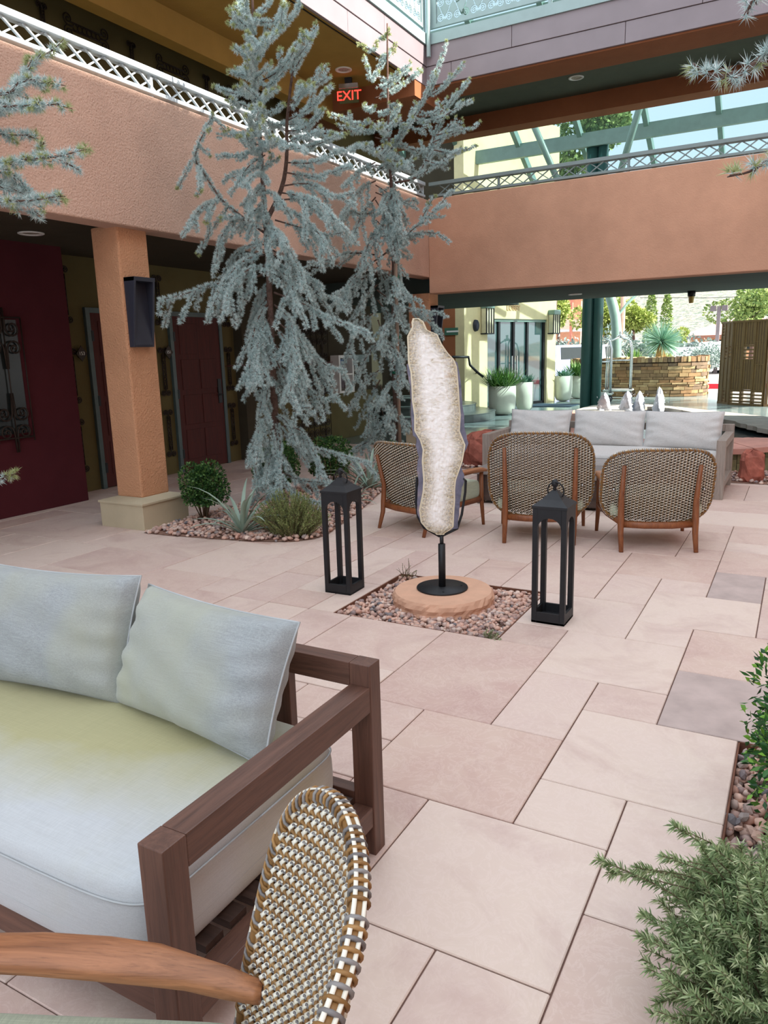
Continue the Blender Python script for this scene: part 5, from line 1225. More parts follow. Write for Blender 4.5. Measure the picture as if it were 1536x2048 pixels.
# green tie tape and stake on the slender cedar
t = thing('tree_stake', 'slim wooden tree stake with green ties beside the slender cedar', 'stake', (-4.355, 8.24, 0))
MB().tube([(-4.355, 8.24, 0), (-4.355, 8.24, 2.55)], 0.022, 8).build('stake', plain('stake_wood', srgb(150, 128, 112), 0.9), t, True)
for row in (555, 592, 675, 745):
    zz = z_at(-4.388, 8.265, row); MB().lathe([(0.055, zz-0.016), (0.058, zz), (0.055, zz+0.016)], 16, (-4.388, 8.265, 0)).build('tie', plain('tie_tape', srgb(20, 110, 84), 0.6), t, True)
# partial cedars reaching in from the sides
LT = [([(-80,220),(-10,225),(40,160),(75,118),(112,98)],0.2,-0.2,1.2,0.5),([(-80,240),(0,215),(60,212),(118,208)],-0.1,0.1,1,0.3),([(-10,190),(45,160),(110,168)],0.1,0.3,1,0.3),([(-80,265),(-10,268),(30,270),(72,270)],0.2,0.2,1,0.3),
      ([(-90,330),(-10,330),(40,322),(100,315),(178,298)],-0.1,0.1,1.1,0.4),([(-60,335),(0,345),(30,350),(68,400)],0.2,0.5),([(60,330),(75,305),(88,285)],0.0,-0.3,1,0.5),([(110,315),(140,330),(158,340)],0.1,0.2),
      ([(-90,385),(-20,395),(40,402),(80,398),(124,392)],0.0,0.2,1.1,0.3),([(-30,365),(20,372),(50,380)],0.3,0.3),([(20,400),(55,412),(80,438)],0.2,0.6),([(-60,975),(-20,965),(36,945)],0.1,0.1,1,0.6)]
LT += [b for b in trunk_tufts(-3.62, 1.98, -150, 900, 46, 31, 150) if max(q[0] for q in b[0]) < -12]
cedar('blue cedar whose branches reach in at the left picture edge', -3.62, 1.98, -200, LT, 21, 0.045, ln=0.030, wd=0.0032, per_m=130, k=24, twig=0.16, spacing=0.10, ztop=3.6)
RT = [([(1660,60),(1560,75),(1530,108),(1490,140),(1440,152),(1412,145),(1386,127)],0.1,0.0,1,0.25),([(1580,-60),(1520,-30),(1495,28)],0.1,0.2),([(1680,260),(1580,300),(1530,325),(1495,345),(1460,351)],0.0,0.1,0.9,0.3)]
RT += [b for b in trunk_tufts(0.72, 2.74, -300, 1150, 60, 32, 190) if min(q[0] for q in b[0]) > 1556]
cedar('blue cedar whose branch tips reach in at the right picture edge', 0.72, 2.74, -200, RT, 22, 0.045, ln=0.034, wd=0.0026, per_m=70, k=26, twig=0.05, spacing=0.16, ztop=4.4, zlow=-0.06)

# ================================================================== SHRUBS
def leaf_cloud(pts, nrm, ln, wd, rs, fold=0.25):
    n = len(pts); d = nrm+rs.normal(size=(n, 3))*0.55; d /= np.linalg.norm(d, axis=1)[:, None]
    s = np.cross(d, rs.normal(size=(n, 3))); s /= np.linalg.norm(s, axis=1)[:, None]; up = np.cross(s, d)
    l = ln*rs.uniform(0.6, 1.2, (n, 1)); w_ = wd*rs.uniform(0.7, 1.2, (n, 1))
    V = np.stack([pts, pts+d*l*0.5+s*w_/2+up*w_*fold, pts+d*l, pts+d*l*0.5-s*w_/2+up*w_*fold], 1).reshape(-1, 3)
    F = np.arange(n*4).reshape(-1, 4); return V, np.concatenate([F[:, [0, 1, 2]], F[:, [0, 2, 3]]])
def shrub(name, label, base, rx, ry, h, n, ln, wd, mat, seed, stem_h=0.3, cat='shrub', group=None, lumps=9):
    rs = np.random.default_rng(seed); b = np.array(base, float); t = thing(name, label, cat, b, group=group)
    m = MB()
    for k in range(14):
        a = rs.uniform(0, 6.28); r = rs.uniform(0.2, 0.75); e = b+np.array([rx*r*math.cos(a), ry*r*math.sin(a), h*rs.uniform(0.6, 0.95)])
        m.tube([b+np.array([0.02*math.cos(a), 0.02*math.sin(a), 0]), b+(e-b)*0.5+np.array([0.3*(e-b)[0]*0.3, 0.3*(e-b)[1]*0.3, 0]), e], [0.007, 0.005, 0.002], 5)
    m.build('stems', MAT['stem'], t, True)
    P = []; Nn = []
    cs = [(rs.uniform(-0.45, 0.45)*rx, rs.uniform(-0.45, 0.45)*ry, h*rs.uniform(0.45, 0.72), rs.uniform(0.45, 0.62)) for _ in range(lumps)]
    for k in range(n):
        c = cs[k % lumps]; d = rs.normal(size=3); d /= np.linalg.norm(d); r = c[3]*rs.uniform(0.75, 1.0)**0.5
        p = np.array([c[0]+d[0]*r*rx, c[1]+d[1]*r*ry, c[2]+d[2]*r*h*0.62])
        if p[2] < stem_h*h: p[2] = stem_h*h+rs.uniform(0, 0.3)*h
        P.append(b+p); Nn.append(d)
    V, F = leaf_cloud(np.array(P), np.array(Nn), ln, wd, rs); o = tri_mesh('leaves', V, F, mat, t); o['kind'] = 'stuff'
    return t
BX = 'clipped boxwood shrubs under the cedars'
shrub('boxwood_shrub', 'rounded boxwood shrub right beside the orange column plinth', (-4.86, 5.20, 0.01), 0.25, 0.25, 0.56, 5200, 0.028, 0.019, MAT['leaf_box'], 31, group=BX)
shrub('boxwood_shrub', 'boxwood shrub directly behind the large cedar trunk', (-4.82, 6.35, 0.01), 0.30, 0.30, 0.62, 5200, 0.030, 0.020, MAT['leaf_box'], 32, group=BX)
shrub('boxwood_shrub', 'boxwood shrub between the cedar trunk and the left lantern', (-4.55, 6.95, 0.01), 0.30, 0.28, 0.62, 4800, 0.030, 0.020, MAT['leaf_box'], 33, group=BX)
shrub('boxwood_shrub', 'boxwood shrub beside the back of the leftmost wicker chair', (-4.12, 7.75, 0.01), 0.22, 0.22, 0.5, 1600, 0.028, 0.016, MAT['leaf_box'], 34, group=BX)
shrub('upright_shrub', 'bright green leafy shrub cut by the right picture edge', (0.12, 2.42, -0.06), 0.21, 0.42, 0.66, 2600, 0.034, 0.014, MAT['leaf_shrub'], 35)
def agave(name, label, base, n, L, wd, seed, mat, spread=1.0, cat='plant', group=None, mesh_parent=None):
    rs = np.random.default_rng(seed); b = np.array(base, float); t = thing(name, label, cat, b, group=group)
    for k in range(n):
        a = 2*math.pi*k/n*2.4+rs.uniform(-0.3, 0.3); el = (0.35+1.1*(k/n))*1.0; el = min(1.45, el*rs.uniform(0.85, 1.1)); l = L*rs.uniform(0.75, 1.1)
        dirh = np.array([math.cos(a), math.sin(a), 0.0]); sd = np.array([-math.sin(a), math.cos(a), 0]); V = []; m = MB(); nn = 8
        for q in range(nn):
            f = q/(nn-1); e2 = el-0.35*f*f*spread; p = b+dirh*l*f*math.cos(e2)+np.array([0, 0, l*f*math.sin(e2)]); w_ = wd*(0.55+1.3*f-1.83*f*f)
            up = np.array([-dirh[0]*math.sin(e2), -dirh[1]*math.sin(e2), math.cos(e2)])
            V += [p-sd*w_/2+up*w_*0.18, p-up*w_*0.10, p+sd*w_/2+up*w_*0.18]
        F = []
        for q in range(nn-1):
            F += [(3*q, 3*q+1, 3*q+4, 3*q+3), (3*q+1, 3*q+2, 3*q+5, 3*q+4)]
        m.add(V, F); m.build('blade', mat, t, True)
    return t
agave('agave', 'spiky pale agave in the gravel beside the groundcover bush', (-4.14, 4.88, 0.01), 22, 0.60, 0.048, 41, MAT['leaf_agave'])
agave('agave', 'spiky pale agave behind the left lantern', (-4.18, 7.15, 0.01), 24, 0.68, 0.05, 42, MAT['leaf_agave'])
agave('agave', 'small spiky agave in the bed left of the wicker chair', (-3.98, 6.45, 0.01), 16, 0.38, 0.036, 43, MAT['leaf_agave'])
agave('agave', 'thin dark agave tips rising behind the near sofa pillows', (-2.95, 2.25, 0.0), 14, 0.50, 0.024, 44, MAT['leaf_yucca'])
def sprig_bush(name, label, base, rx, ry, h, nst, per, ln, wd, mat, seed, lean=(0, 0), zmin=0.0, extra=(), arch=0.4):
    rs = np.random.default_rng(seed); b = np.array(base, float); t = thing(name, label, 'bush', b); m = MB(); O = []; D = []
    jobs = []
    for k in range(nst):
        a = rs.uniform(0, 6.28); r = rs.uniform(0.05, 1.0)**0.6; tip = np.array([rx*r*math.cos(a)+lean[0], ry*r*math.sin(a)+lean[1], h*(1.08-0.62*r*r)*rs.uniform(0.75, 1.1)])
        r0 = 0.55*r; st = np.array([rx*r0*math.cos(a)*0.8, ry*r0*math.sin(a)*0.8, 0.01]); jobs.append((st, tip))
    jobs += [(np.array(q[0]), np.array(q[1])) for q in extra]
    for st, tip in jobs:
        mid = (st+tip)/2+np.array([rs.uniform(-0.03, 0.03), rs.uniform(-0.03, 0.03), arch*0.12*h]); path = smooth_path([b+st, b+mid, b+tip], 7)
        m.tube(path, [0.0022, 0.002, 0.002, 0.0018, 0.0016, 0.0013, 0.001], 4, cap=False); O.append(path)
    m.build('stems', MAT['stem'], t, True)
    V = []; nL = 0
    P = []; Dr = []; Ax = []
    for path in O:
        seg = np.diff(path, axis=0); L = np.linalg.norm(seg, axis=1).sum(); n = int(L*per); f = np.sort(rs.uniform(0.12, 1.0, n))*6; i = np.minimum(f.astype(int), 5)
        p = path[i]+seg[i]*(f-i)[:, None]; ax = seg[i]/np.linalg.norm(seg[i], axis=1)[:, None]; r = rs.normal(size=(n, 3)); r -= ax*(r*ax).sum(1)[:, None]; r /= np.linalg.norm(r, axis=1)[:, None]
        P.append(p); Ax.append(ax); Dr.append(r*0.8+ax*rs.uniform(0.3, 1.0, (n, 1)))
    P = np.concatenate(P); Dr = np.concatenate(Dr); Dr /= np.linalg.norm(Dr, axis=1)[:, None]; n = len(P)
    s = np.cross(Dr, rs.normal(size=(n, 3))); s /= np.linalg.norm(s, axis=1)[:, None]; l = ln*rs.uniform(0.6, 1.15, (n, 1)); bend = np.array([0, 0, -0.12])*l
    V = np.stack([P-s*wd*0.35, P+s*wd*0.35, P+Dr*l*0.55+s*wd*0.5, P+Dr*l+bend, P+Dr*l*0.55-s*wd*0.5], 1).reshape(-1, 3); q = np.arange(n)[:, None]*5
    F = np.concatenate([q+[0, 1, 2], q+[0, 2, 4], q+[4, 2, 3]]); V[:, 2] = np.maximum(V[:, 2], zmin)
    o = tri_mesh('leaves', V, F, mat, t); o['kind'] = 'stuff'; return t
sprig_bush('groundcover_bush', 'low feathery green groundcover bush at the front of the cedar bed', (-3.72, 5.02, 0.0), 0.38, 0.26, 0.36, 420, 330, 0.012, 0.0035, MAT['leaf_ground'], 51, zmin=0.004)
ros = (0.12, 1.62, -0.02)
def rt(x, y, z): p = gnd(x, y, z); return (p[0]-ros[0], p[1]-ros[1], z-ros[2])
ex = [((-0.15, 0.06, 0.15), rt(1195, 1718, 0.30)), ((-0.12, 0.12, 0.16), rt(1270, 1735, 0.34)), ((-0.05, 0.14, 0.2), rt(1347, 1652, 0.40)), ((-0.05, 0.12, 0.18), rt(1325, 1712, 0.36)), ((-0.1, 0.1, 0.2), rt(1400, 1690, 0.40)), ((-0.12, -0.05, 0.1), rt(1275, 1870, 0.20)), ((-0.12, -0.1, 0.08), rt(1310, 2010, 0.12)), ((-0.12, 0.0, 0.1), rt(1285, 1830, 0.22)), ((-0.1, 0.1, 0.2), rt(1215, 1745, 0.27)), ((-0.1, 0.1, 0.2), rt(1430, 1700, 0.4)), ((-0.1, 0.1, 0.2), rt(1480, 1720, 0.42))]
sprig_bush('rosemary_bush', 'sprawling rosemary bush in the near right corner', ros, 0.36, 0.40, 0.40, 680, 520, 0.025, 0.0034, MAT['leaf_rose'], 52, extra=ex*2, zmin=-0.05, arch=0.7)
sprig_bush('weed_tuft', 'tiny dry weed at the back corner of the gravel pit', (-2.30, 4.40, -0.05), 0.09, 0.07, 0.16, 16, 60, 0.012, 0.003, MAT['leaf_ground'], 53)
sprig_bush('weed_tuft', 'tiny green weed at the front corner of the gravel pit', (-1.36, 3.56, -0.05), 0.07, 0.05, 0.09, 30, 160, 0.012, 0.004, MAT['leaf_rose'], 54)
# ================================================================== FOUNTAIN
def fountain():
    cx, cy = -1.55, 12.45
    def rim(a, grow):
        r = 1+0.06*math.sin(3*a+0.6)+0.04*math.sin(5*a+2); return (cx+(2.45+grow)*r*math.cos(a), cy-1.5*math.cos(a)+(3.0+grow-1.5*math.cos(a))*r*math.sin(a))
    t = thing('fountain', 'low fountain pool with red flagstone coping behind the far sofa', 'fountain', (cx, cy, 0)); n = 72
    tile = [plain('fountain_tile_green', srgb(120, 128, 96), 0.7, 0, 0.3, 0.2, 20), plain('fountain_tile_olive', srgb(138, 138, 104), 0.7, 0, 0.3, 0.2, 20)]
    rs = random.Random(5)
    core = MB(); o = [rim(2*math.pi*k/n, -0.06) for k in range(n)]; i_ = [rim(2*math.pi*k/n, -0.42) for k in range(n)]
    vs = [(*p, 0) for p in o]+[(*p, 0.24) for p in o]+[(*p, 0.24) for p in i_]+[(*p, 0.0) for p in i_]
    fs = []
    for k in range(n):
        k2 = (k+1) % n; fs += [(k, k2, n+k2, n+k), (n+k, n+k2, 2*n+k2, 2*n+k), (2*n+k, 2*n+k2, 3*n+k2, 3*n+k)]
    core.add(vs, fs).build('basin_wall', plain('basin_mortar', srgb(92, 92, 78), 0.9), t)
    m2 = 150
    for k in range(m2):
        a0, a1 = 2*math.pi*k/m2, 2*math.pi*(k+1)/m2; am = (a0+a1)/2
        if not (math.pi*1.05 < am < math.pi*1.98): continue
        br = rs.choice((0.09, 0.12, 0.15, 0.17))
        for (z0, z1) in ((0.005, br-0.003), (br+0.003, 0.238)):
            p0, p1 = np.array(rim(a0+0.002, -0.055)), np.array(rim(a1-0.002, -0.055)); q0, q1 = np.array(rim(a0+0.002, -0.045+rs.uniform(-0.003, 0.003))), np.array(rim(a1-0.002, -0.045))
            MB().add([(*p0, z0), (*p1, z0), (*q1, z0), (*q0, z0), (*p0, z1), (*p1, z1), (*q1, z1), (*q0, z1)], [(0, 1, 2, 3), (7, 6, 5, 4), (3, 2, 6, 7), (0, 3, 7, 4), (2, 1, 5, 6), (1, 0, 4, 5)]).build('wall_tile', rs.choice(tile), t)
    cop = [plain('coping_red', srgb(204, 150, 136), 0.8, 0, 0.3, 0.15, 5, 0.3, 25), plain('coping_grey', srgb(176, 168, 158), 0.8, 0, 0.3, 0.15, 5, 0.3, 25)]
    ns = 17
    for k in range(ns):
        a0, a1 = 2*math.pi*k/ns+0.004, 2*math.pi*(k+1)/ns-0.004; st = 8; top = []; A = np.linspace(a0, a1, st+1)
        ou = [np.array(rim(a, 0.05+rs.uniform(-0.02, 0.02))) for a in A]; iu = [np.array(rim(a, -0.95+rs.uniform(-0.05, 0.03))) for a in A]
        z0, z1 = 0.24, 0.305; vs = []
        for q in range(st+1): vs += [(*ou[q], z0), (*ou[q], z1), (*iu[q], z1), (*iu[q], z0)]
        fs = []
        for q in range(st):
            b = 4*q
            for e in range(4): fs.append((b+e, b+4+e, b+4+(e+1) % 4, b+(e+1) % 4))
        fs += [(0, 1, 2, 3), (4*st+3, 4*st+2, 4*st+1, 4*st)]
        am = (a0+a1)/2; mt = cop[1] if 0.3 < am < 2.8 else cop[0]
        MB().add(vs, fs).build('coping_stone', mt, t)
    q = N('pool_water'); q.col(srgb(58, 70, 72)); q.set(Roughness=0.04); q.bump(q.noise(q.coord('Object', (6, 6, 1)), 3, 3), 0.15, 0.02)
    MB().add([(*rim(2*math.pi*k/n, -0.43), 0.19) for k in range(n)], [tuple(range(n))]).build('water_surface', q.m, t)
fountain()
def jet(label, px, h, seed, r=0.11):
    p = gnd(px, 841, 0.10); rs = np.random.default_rng(seed); t = thing('fountain_jet', label, 'water jet', (p[0], p[1], 0.191), group='bubbling fountain jets')
    q = MAT.get('froth')
    if q is None:
        nn = N('water_froth'); nn.col(srgb(206, 212, 222)); nn.set(Roughness=0.25); nn.bump(nn.noise(nn.coord(), 40, 4), 0.6, 0.02); q = MAT['froth'] = nn.m
    m = MB(); rows, cols = 16, 20; vs = []
    for i in range(rows):
        f = i/(rows-1); rr = r*(0.62+0.38*(1-f))*math.sqrt(max(0.02, 1-f**3.2))
        for j in range(cols):
            a = 2*math.pi*j/cols; k = rr*(1+0.22*math.sin(3*a+5*f+seed)+rs.uniform(-0.16, 0.16)); vs.append((p[0]+k*math.cos(a), p[1]+k*math.sin(a), 0.192+h*f*(1+rs.uniform(-0.02, 0.02))))
    vs.append((p[0], p[1], 0.192+h*1.02)); L = len(vs)-1
    fs = [(i*cols+j, i*cols+(j+1) % cols, (i+1)*cols+(j+1) % cols, (i+1)*cols+j) for i in range(rows-1) for j in range(cols)]+[((rows-1)*cols+j, (rows-1)*cols+(j+1) % cols, L) for j in range(cols)]
    m.add(vs, fs).build('froth_column', q, t, True); md = MB()
    for k in range(26):
        a, rr, z = rs.uniform(0, 6.28), rs.uniform(0.06, 0.2), rs.uniform(0.02, h*0.9); s = rs.uniform(0.004, 0.01)
        md.lathe([(0.0, -s), (s, 0), (0.0, s)], 6, (p[0]+rr*math.cos(a), p[1]+rr*math.sin(a), 0.2+z))
    o = md.build('droplets', q, t); o['kind'] = 'stuff'
jet('leftmost bubbling white fountain jet', 1208, 0.44, 1, 0.15)
jet('second bubbling white fountain jet from the left', 1253, 0.47, 2, 0.14)
jet('third bubbling white fountain jet from the left', 1277, 0.47, 3, 0.12)
jet('rightmost and tallest bubbling white fountain jet', 1316, 0.54, 4, 0.11)
def boulder(label, c, s, seed, rz=0):
    rs = np.random.default_rng(seed); m = MB(); n, k = 18, 11; vs = []
    for i in range(k):
        th = math.pi*i/(k-1)
        for j in range(n):
            a = 2*math.pi*j/n; d = np.array([math.sin(th)*math.cos(a), math.sin(th)*math.sin(a), math.cos(th)]); d = np.sign(d)*np.abs(d)**0.72
            r = 1+rs.uniform(-0.13, 0.10); vs.append((c[0]+(d[0]*s[0]*math.cos(rz)-d[1]*s[1]*math.sin(rz))*r, c[1]+(d[0]*s[0]*math.sin(rz)+d[1]*s[1]*math.cos(rz))*r, max(0.0, c[2]+d[2]*s[2]*r)))
    m.add(vs, [(i*n+j, (i+1)*n+j, (i+1)*n+(j+1) % n, i*n+(j+1) % n) for i in range(k-1) for j in range(n)])
    tag(m.build('boulder', MAT['red_stone']), label, 'rock', 'red sandstone boulders')
boulder('red sandstone boulder left of the tall wicker chair', (-3.55, 9.35, 0.2), (0.42, 0.24, 0.26), 1, 0.2)
boulder('dark red sandstone boulder at the right end of the far sofa', (-0.42, 9.12, 0.15), (0.13, 0.11, 0.20), 2, 0.4)
boulder('small red boulder at the left corner behind the leftmost chair', (-4.2, 9.6, 0.08), (0.2, 0.16, 0.14), 3, 0.9)

# ================================================================== LOBBY, STEPS
LA = np.array([-7.45, 18.0, 0.0]); LD = unit((1.15, 3.7, 0)); LN = np.array([LD[1], -LD[0], 0])
def LW(s, z, off=0.0): return LA+LD*s+np.array([0, 0, z])+LN*off
def lobby_box(s0, s1, z0, z1, o0, o1, name, mat, parent=None, bevel=0):
    m = MB(); c = [LW(s, z, o) for z in (z0, z1) for s, o in ((s0, o0), (s1, o0), (s1, o1), (s0, o1))]
    m.add(c, [(0, 1, 2, 3), (7, 6, 5, 4), (1, 0, 4, 5), (2, 1, 5, 6), (3, 2, 6, 7), (0, 3, 7, 4)]); return m.build(name, mat, parent, bevel=bevel)
m = MB()
for (s0, s1, z0, z1) in ((-0.2, 0.72, 0, 7.4), (0.72, 3.42, 2.32, 7.4), (3.42, 3.86, 0, 7.4)):
    c = [LW(s, z, o) for z in (z0, z1) for s, o in ((s0, -0.3), (s1, -0.3), (s1, 0), (s0, 0))]
    m.add(c, [(0, 1, 2, 3), (7, 6, 5, 4), (1, 0, 4, 5), (2, 1, 5, 6), (3, 2, 6, 7), (0, 3, 7, 4)])
struct(m.build('wall_lobby', MAT['cream']), 'cream lobby wall streaked with sunlight around the glass doors', 'wall')
MB_l = MB().box(-13, -7.55, 18.0, 18.3, 0, 7.4)
struct(MB_l.build('wall_stair', MAT['dark_olive']), 'dark wall of the stair recess left of the lobby', 'wall')
struct(MB().box(-8.15, -7.52, 17.9, 18.0, 0, 2.9).build('wall_sign_pier', MAT['browntrim']), 'brown stucco pier with a small green sign left of the lobby', 'wall')
t = thing('direction_sign', 'small green sign plate with white lettering on the brown pier', 'sign', (-7.83, 17.89, 1.9))
MB().box(-8.08, -7.58, 17.87, 17.9, 1.92, 2.10).build('sign_plate', plain('sign_green', srgb(60, 104, 84), 0.5), t)
MB().box(-8.02, -7.64, 17.864, 17.869, 1.99, 2.03).build('sign_lettering', MAT['white_metal'], t)
g = thing('door_3', 'dark framed glass lobby doors reflecting the parking lot', 'door', LW(2.07, 0), kind='structure')
q = N('lobby_glass'); q.col(srgb(70, 92, 92)); q.set(Roughness=0.03); q.b.inputs['Specular IOR Level'].default_value = 1.0; q.b.inputs['Coat Weight'].default_value = 0.6; q.b.inputs['Coat Roughness'].default_value = 0.02; MAT['lobby_glass'] = q.m
dk = MAT['black_metal']
for (s0, s1) in ((0.78, 1.28), (1.36, 1.92), (1.98, 2.55), (2.62, 3.36)): lobby_box(s0, s1, 0.06, 2.26, -0.14, -0.12, 'glass_pane', MAT['lobby_glass'], g)
for s in (0.72, 1.28, 1.92, 2.55, 3.34): lobby_box(s, s+0.08, 0, 2.32, -0.17, -0.07, 'mullion', dk, g)
lobby_box(0.72, 3.42, 2.25, 2.33, -0.17, -0.05, 'head_rail', MAT['green_steel'], g); lobby_box(0.72, 3.42, 0, 0.06, -0.17, -0.07, 'sill_rail', dk, g)
for s in (1.84, 2.06): lobby_box(s-0.012, s+0.012, 0.75, 1.35, -0.06, -0.03, 'pull_handle', MAT['steel'], g)
struct(MB().box(-12, -9.2, 18.3, 24, 0, 3).build('wall_lobby_inside', MAT['dark_olive']), 'dark interior wall of the lobby behind the glass', 'wall')
q = LW(1.82, 2.60, 0.012); t = thing('lobby_lettering', 'LOBBY lettering on the cream wall above the glass doors', 'lettering', LW(1.82, 2.50, 0.0))
text_mesh('letters', 'LOBBY', 0.20, plain('letter_copper', srgb(206, 168, 120), 0.5), t, q, LD, (0, 0, 1), 0.006)
def wall_lantern(label, s, z0, z1):
    t = thing('wall_lantern', label, 'wall light', LW(s, z0), group='half round lobby wall lanterns'); w_ = 0.16; h = z1-z0
    lobby_box(s-w_, s+w_, z1-0.2*h, z1, 0, 0.22, 'cap', MAT['green_steel'], t, 0.02)
    lobby_box(s-w_+0.02, s+w_-0.02, z0+0.02, z1-0.2*h, 0.02, 0.18, 'glass_shade', plain('lantern_glass', srgb(228, 222, 186), 0.3), t)
    for k in range(4): lobby_box(s-w_+k*(2*w_-0.025)/3, s-w_+k*(2*w_-0.025)/3+0.025, z0, z1-0.2*h, 0.175, 0.2, 'bar', dk, t)
    lobby_box(s-w_, s+w_, z0, z0+0.03, 0, 0.2, 'base', dk, t)
wall_lantern('barred wall lantern left of the lobby doors', 0.60, 1.92, 2.72); wall_lantern('barred wall lantern right of the lobby doors', 3.60, 1.92, 2.58)
t = thing('wall_speaker', 'small dark oval fixture on the cream wall left of the lobby doors', 'fixture', LW(0.22, 2.0))
m = MB(); vs = []
for (o_, k_) in ((0.0, 1.0), (0.07, 0.92), (0.1, 0.6)):
    for j in range(16):
        a = 2*math.pi*j/16; vs.append(LW(0.22+0.09*k_*math.cos(a), 2.14+0.15*k_*math.sin(a), o_))
m.add(vs, [(i*16+j, i*16+(j+1) % 16, (i+1)*16+(j+1) % 16, (i+1)*16+j) for i in range(2) for j in range(16)]+[tuple(range(32, 48))]); m.build('housing', MAT['navy_metal'], t, True)
# round steps
t = thing('round_steps', 'three curved polished concrete steps beside the lobby', 'steps', (-7.75, 15.75, 0)); cstep = plain('step_concrete', srgb(92, 100, 98), 0.3, 0, 0.5, 0.15, 4)
for k, r_ in enumerate((1.72, 1.28, 0.75)):
    MB().lathe([(0.0, 0.17*k+0.001), (r_, 0.17*k+0.001), (r_, 0.17*k+0.15), (r_+0.015, 0.17*k+0.155), (r_+0.015, 0.17*(k+1)), (0.0, 0.17*(k+1))], 48, (-7.75, 15.75, 0)).build('step', cstep, t, False)
t = thing('handrail', 'black steel handrail running down beside the round steps', 'handrail', (-7.4, 17.6, 0.9))
hp = [at(905, 714, 17.3), at(937, 714, 17.6), at(940, 730, 17.6), at(955, 745, 17.7), at(967, 754, 17.7)]
MB().tube(hp, 0.03, 8).build('rail', dk, t, True); MB().tube([hp[3], LW(0.25, hp[3][2]-0.06)], 0.015, 6).build('bracket', dk, t, True)
tag(MB().box(-6.5, -5.3, 19.6, 20.7, 0.0, 0.012).build('door_mat', plain('mat_navy', srgb(44, 66, 84), 0.9)), 'dark blue door mat in front of the lobby doors', 'mat')

# ------------------------------------------------------------------ planters
def pot(t, x, y, r, h):
    m = MB().lathe([(0.0, 0.004), (r*0.42, 0.004), (r*0.72, 0.03), (r*0.9, 0.10), (r*0.98, 0.22), (r, 0.4), (r, h), (r-0.035, h), (r-0.04, h-0.06), (0.0, h-0.06)], 40, (x, y, 0)); return m.build('pot', MAT['concrete_pot'], t, True)
def leaf_tuft(t, base, n, L, wd, seed, mat, name='leaves', up=0.6):
    rs = np.random.default_rng(seed); V = []; F = []; b = np.array(base)
    for k in range(n):
        a = rs.uniform(0, 6.28); el = rs.uniform(0.1, 1.45)*up+0.25; l = L*rs.uniform(0.6, 1.1); st = b+np.array([rs.uniform(-1, 1), rs.uniform(-1, 1), 0])*L*0.35
        d = np.array([math.cos(a)*math.cos(el), math.sin(a)*math.cos(el), math.sin(el)]); s = unit(np.cross(d, (0, 0, 1.0)))*wd/2; i = len(V)
        V += [st-s*0.6, st+s*0.6, st+d*l*0.5+s, st+d*l*0.5-s, st+d*l]; F += [(i, i+1, i+2), (i, i+2, i+3), (i+3, i+2, i+4)]
    o = tri_mesh(name, V, F, mat, t); o['kind'] = 'stuff'; return o
PG = 'pale concrete planters by the lobby'
def planter(label, bx, by, r, h, kind, seed):
    p = gnd(bx, by); p = p+unit((p[0], p[1], 0))*r*0.8; t = thing('planter', label, 'planter', (p[0], p[1], 0), group=PG); pot(t, p[0], p[1], r, h)
    MB().lathe([(0.0, h-0.055), (r-0.04, h-0.055)], 24, (p[0], p[1], 0)).build('soil', MAT['soil'], t)
    if kind == 'bush': leaf_tuft(t, (p[0], p[1], h-0.06), 420, 0.62, 0.03, seed, MAT['leaf_planter'])
    else: leaf_tuft(t, (p[0], p[1], h-0.06), 60, 0.34, 0.07, seed, MAT['leaf_yucca'], 'blades')
planter('wide pale concrete planter with a bushy green plant', 1004, 831, 0.325, 0.68, 'bush', 1)
planter('narrow pale concrete planter with a blue agave beside the lobby doors', 1049, 823, 0.215, 0.72, 'agave', 2)
planter('tall pale concrete planter with a spiky plant right of the lobby', 1126, 803, 0.255, 0.73, 'agave', 3)
planter('rounded pale concrete planter with leafy plant behind the luggage cart', 1158, 798, 0.27, 0.69, 'bush', 4)

# ------------------------------------------------------------------ canopy
t = thing('canopy_post', 'pair of dark green round steel posts carrying the glass canopy', 'post', (-4.45, 18.3, 0))
for dx in (-0.14, 0.11): MB().tube([(-4.45+dx, 18.3+abs(dx), 0), (-4.45+dx, 18.3+abs(dx), 6.0)], 0.14 if dx < 0 else 0.115, 20).build('pipe', MAT['dark_steel'], t, True)
CS = math.tan(math.radians(28.0))
def cz(y): return 6.25-(y-18.3)*CS
t = thing('glass_canopy', 'sloping green steel and glass canopy over the entrance drive', 'canopy', (-3.0, 18.3, 6.2))
gs = MAT['green_steel']
q = N('canopy_glass'); q.col((0.80, 0.93, 0.94, 1)); q.set(Roughness=0.02); tr = q.n('ShaderNodeBsdfTransparent'); tr.inputs[0].default_value = (0.36, 0.47, 0.49, 1); mx = q.n('ShaderNodeMixShader'); mx.inputs[0].default_value = 0.07
q.l(tr.outputs[0], mx.inputs[1]); q.l(q.b.outputs[0], mx.inputs[2]); q.l(mx.outputs[0], q.t.nodes['Material Output'].inputs[0]); MAT['canopy_glass'] = q.m
XR = [-9.2, -7.75, -6.3, -4.85, -3.4, -1.95, -0.5, 0.95, 2.4, 3.85, 5.3]
y0, y1 = 14.0, 23.2
for x in XR: MB().bar((x, y0, cz(y0)), (x, y1, cz(y1)), 0.10, 0.18).build('rafter', gs, t)
for yy in (15.3, 18.3, 20.2, 22.2): MB().bar((XR[0], yy, cz(yy)-0.14), (XR[-1], yy, cz(yy)-0.14), 0.12, 0.30).build('purlin', gs, t)
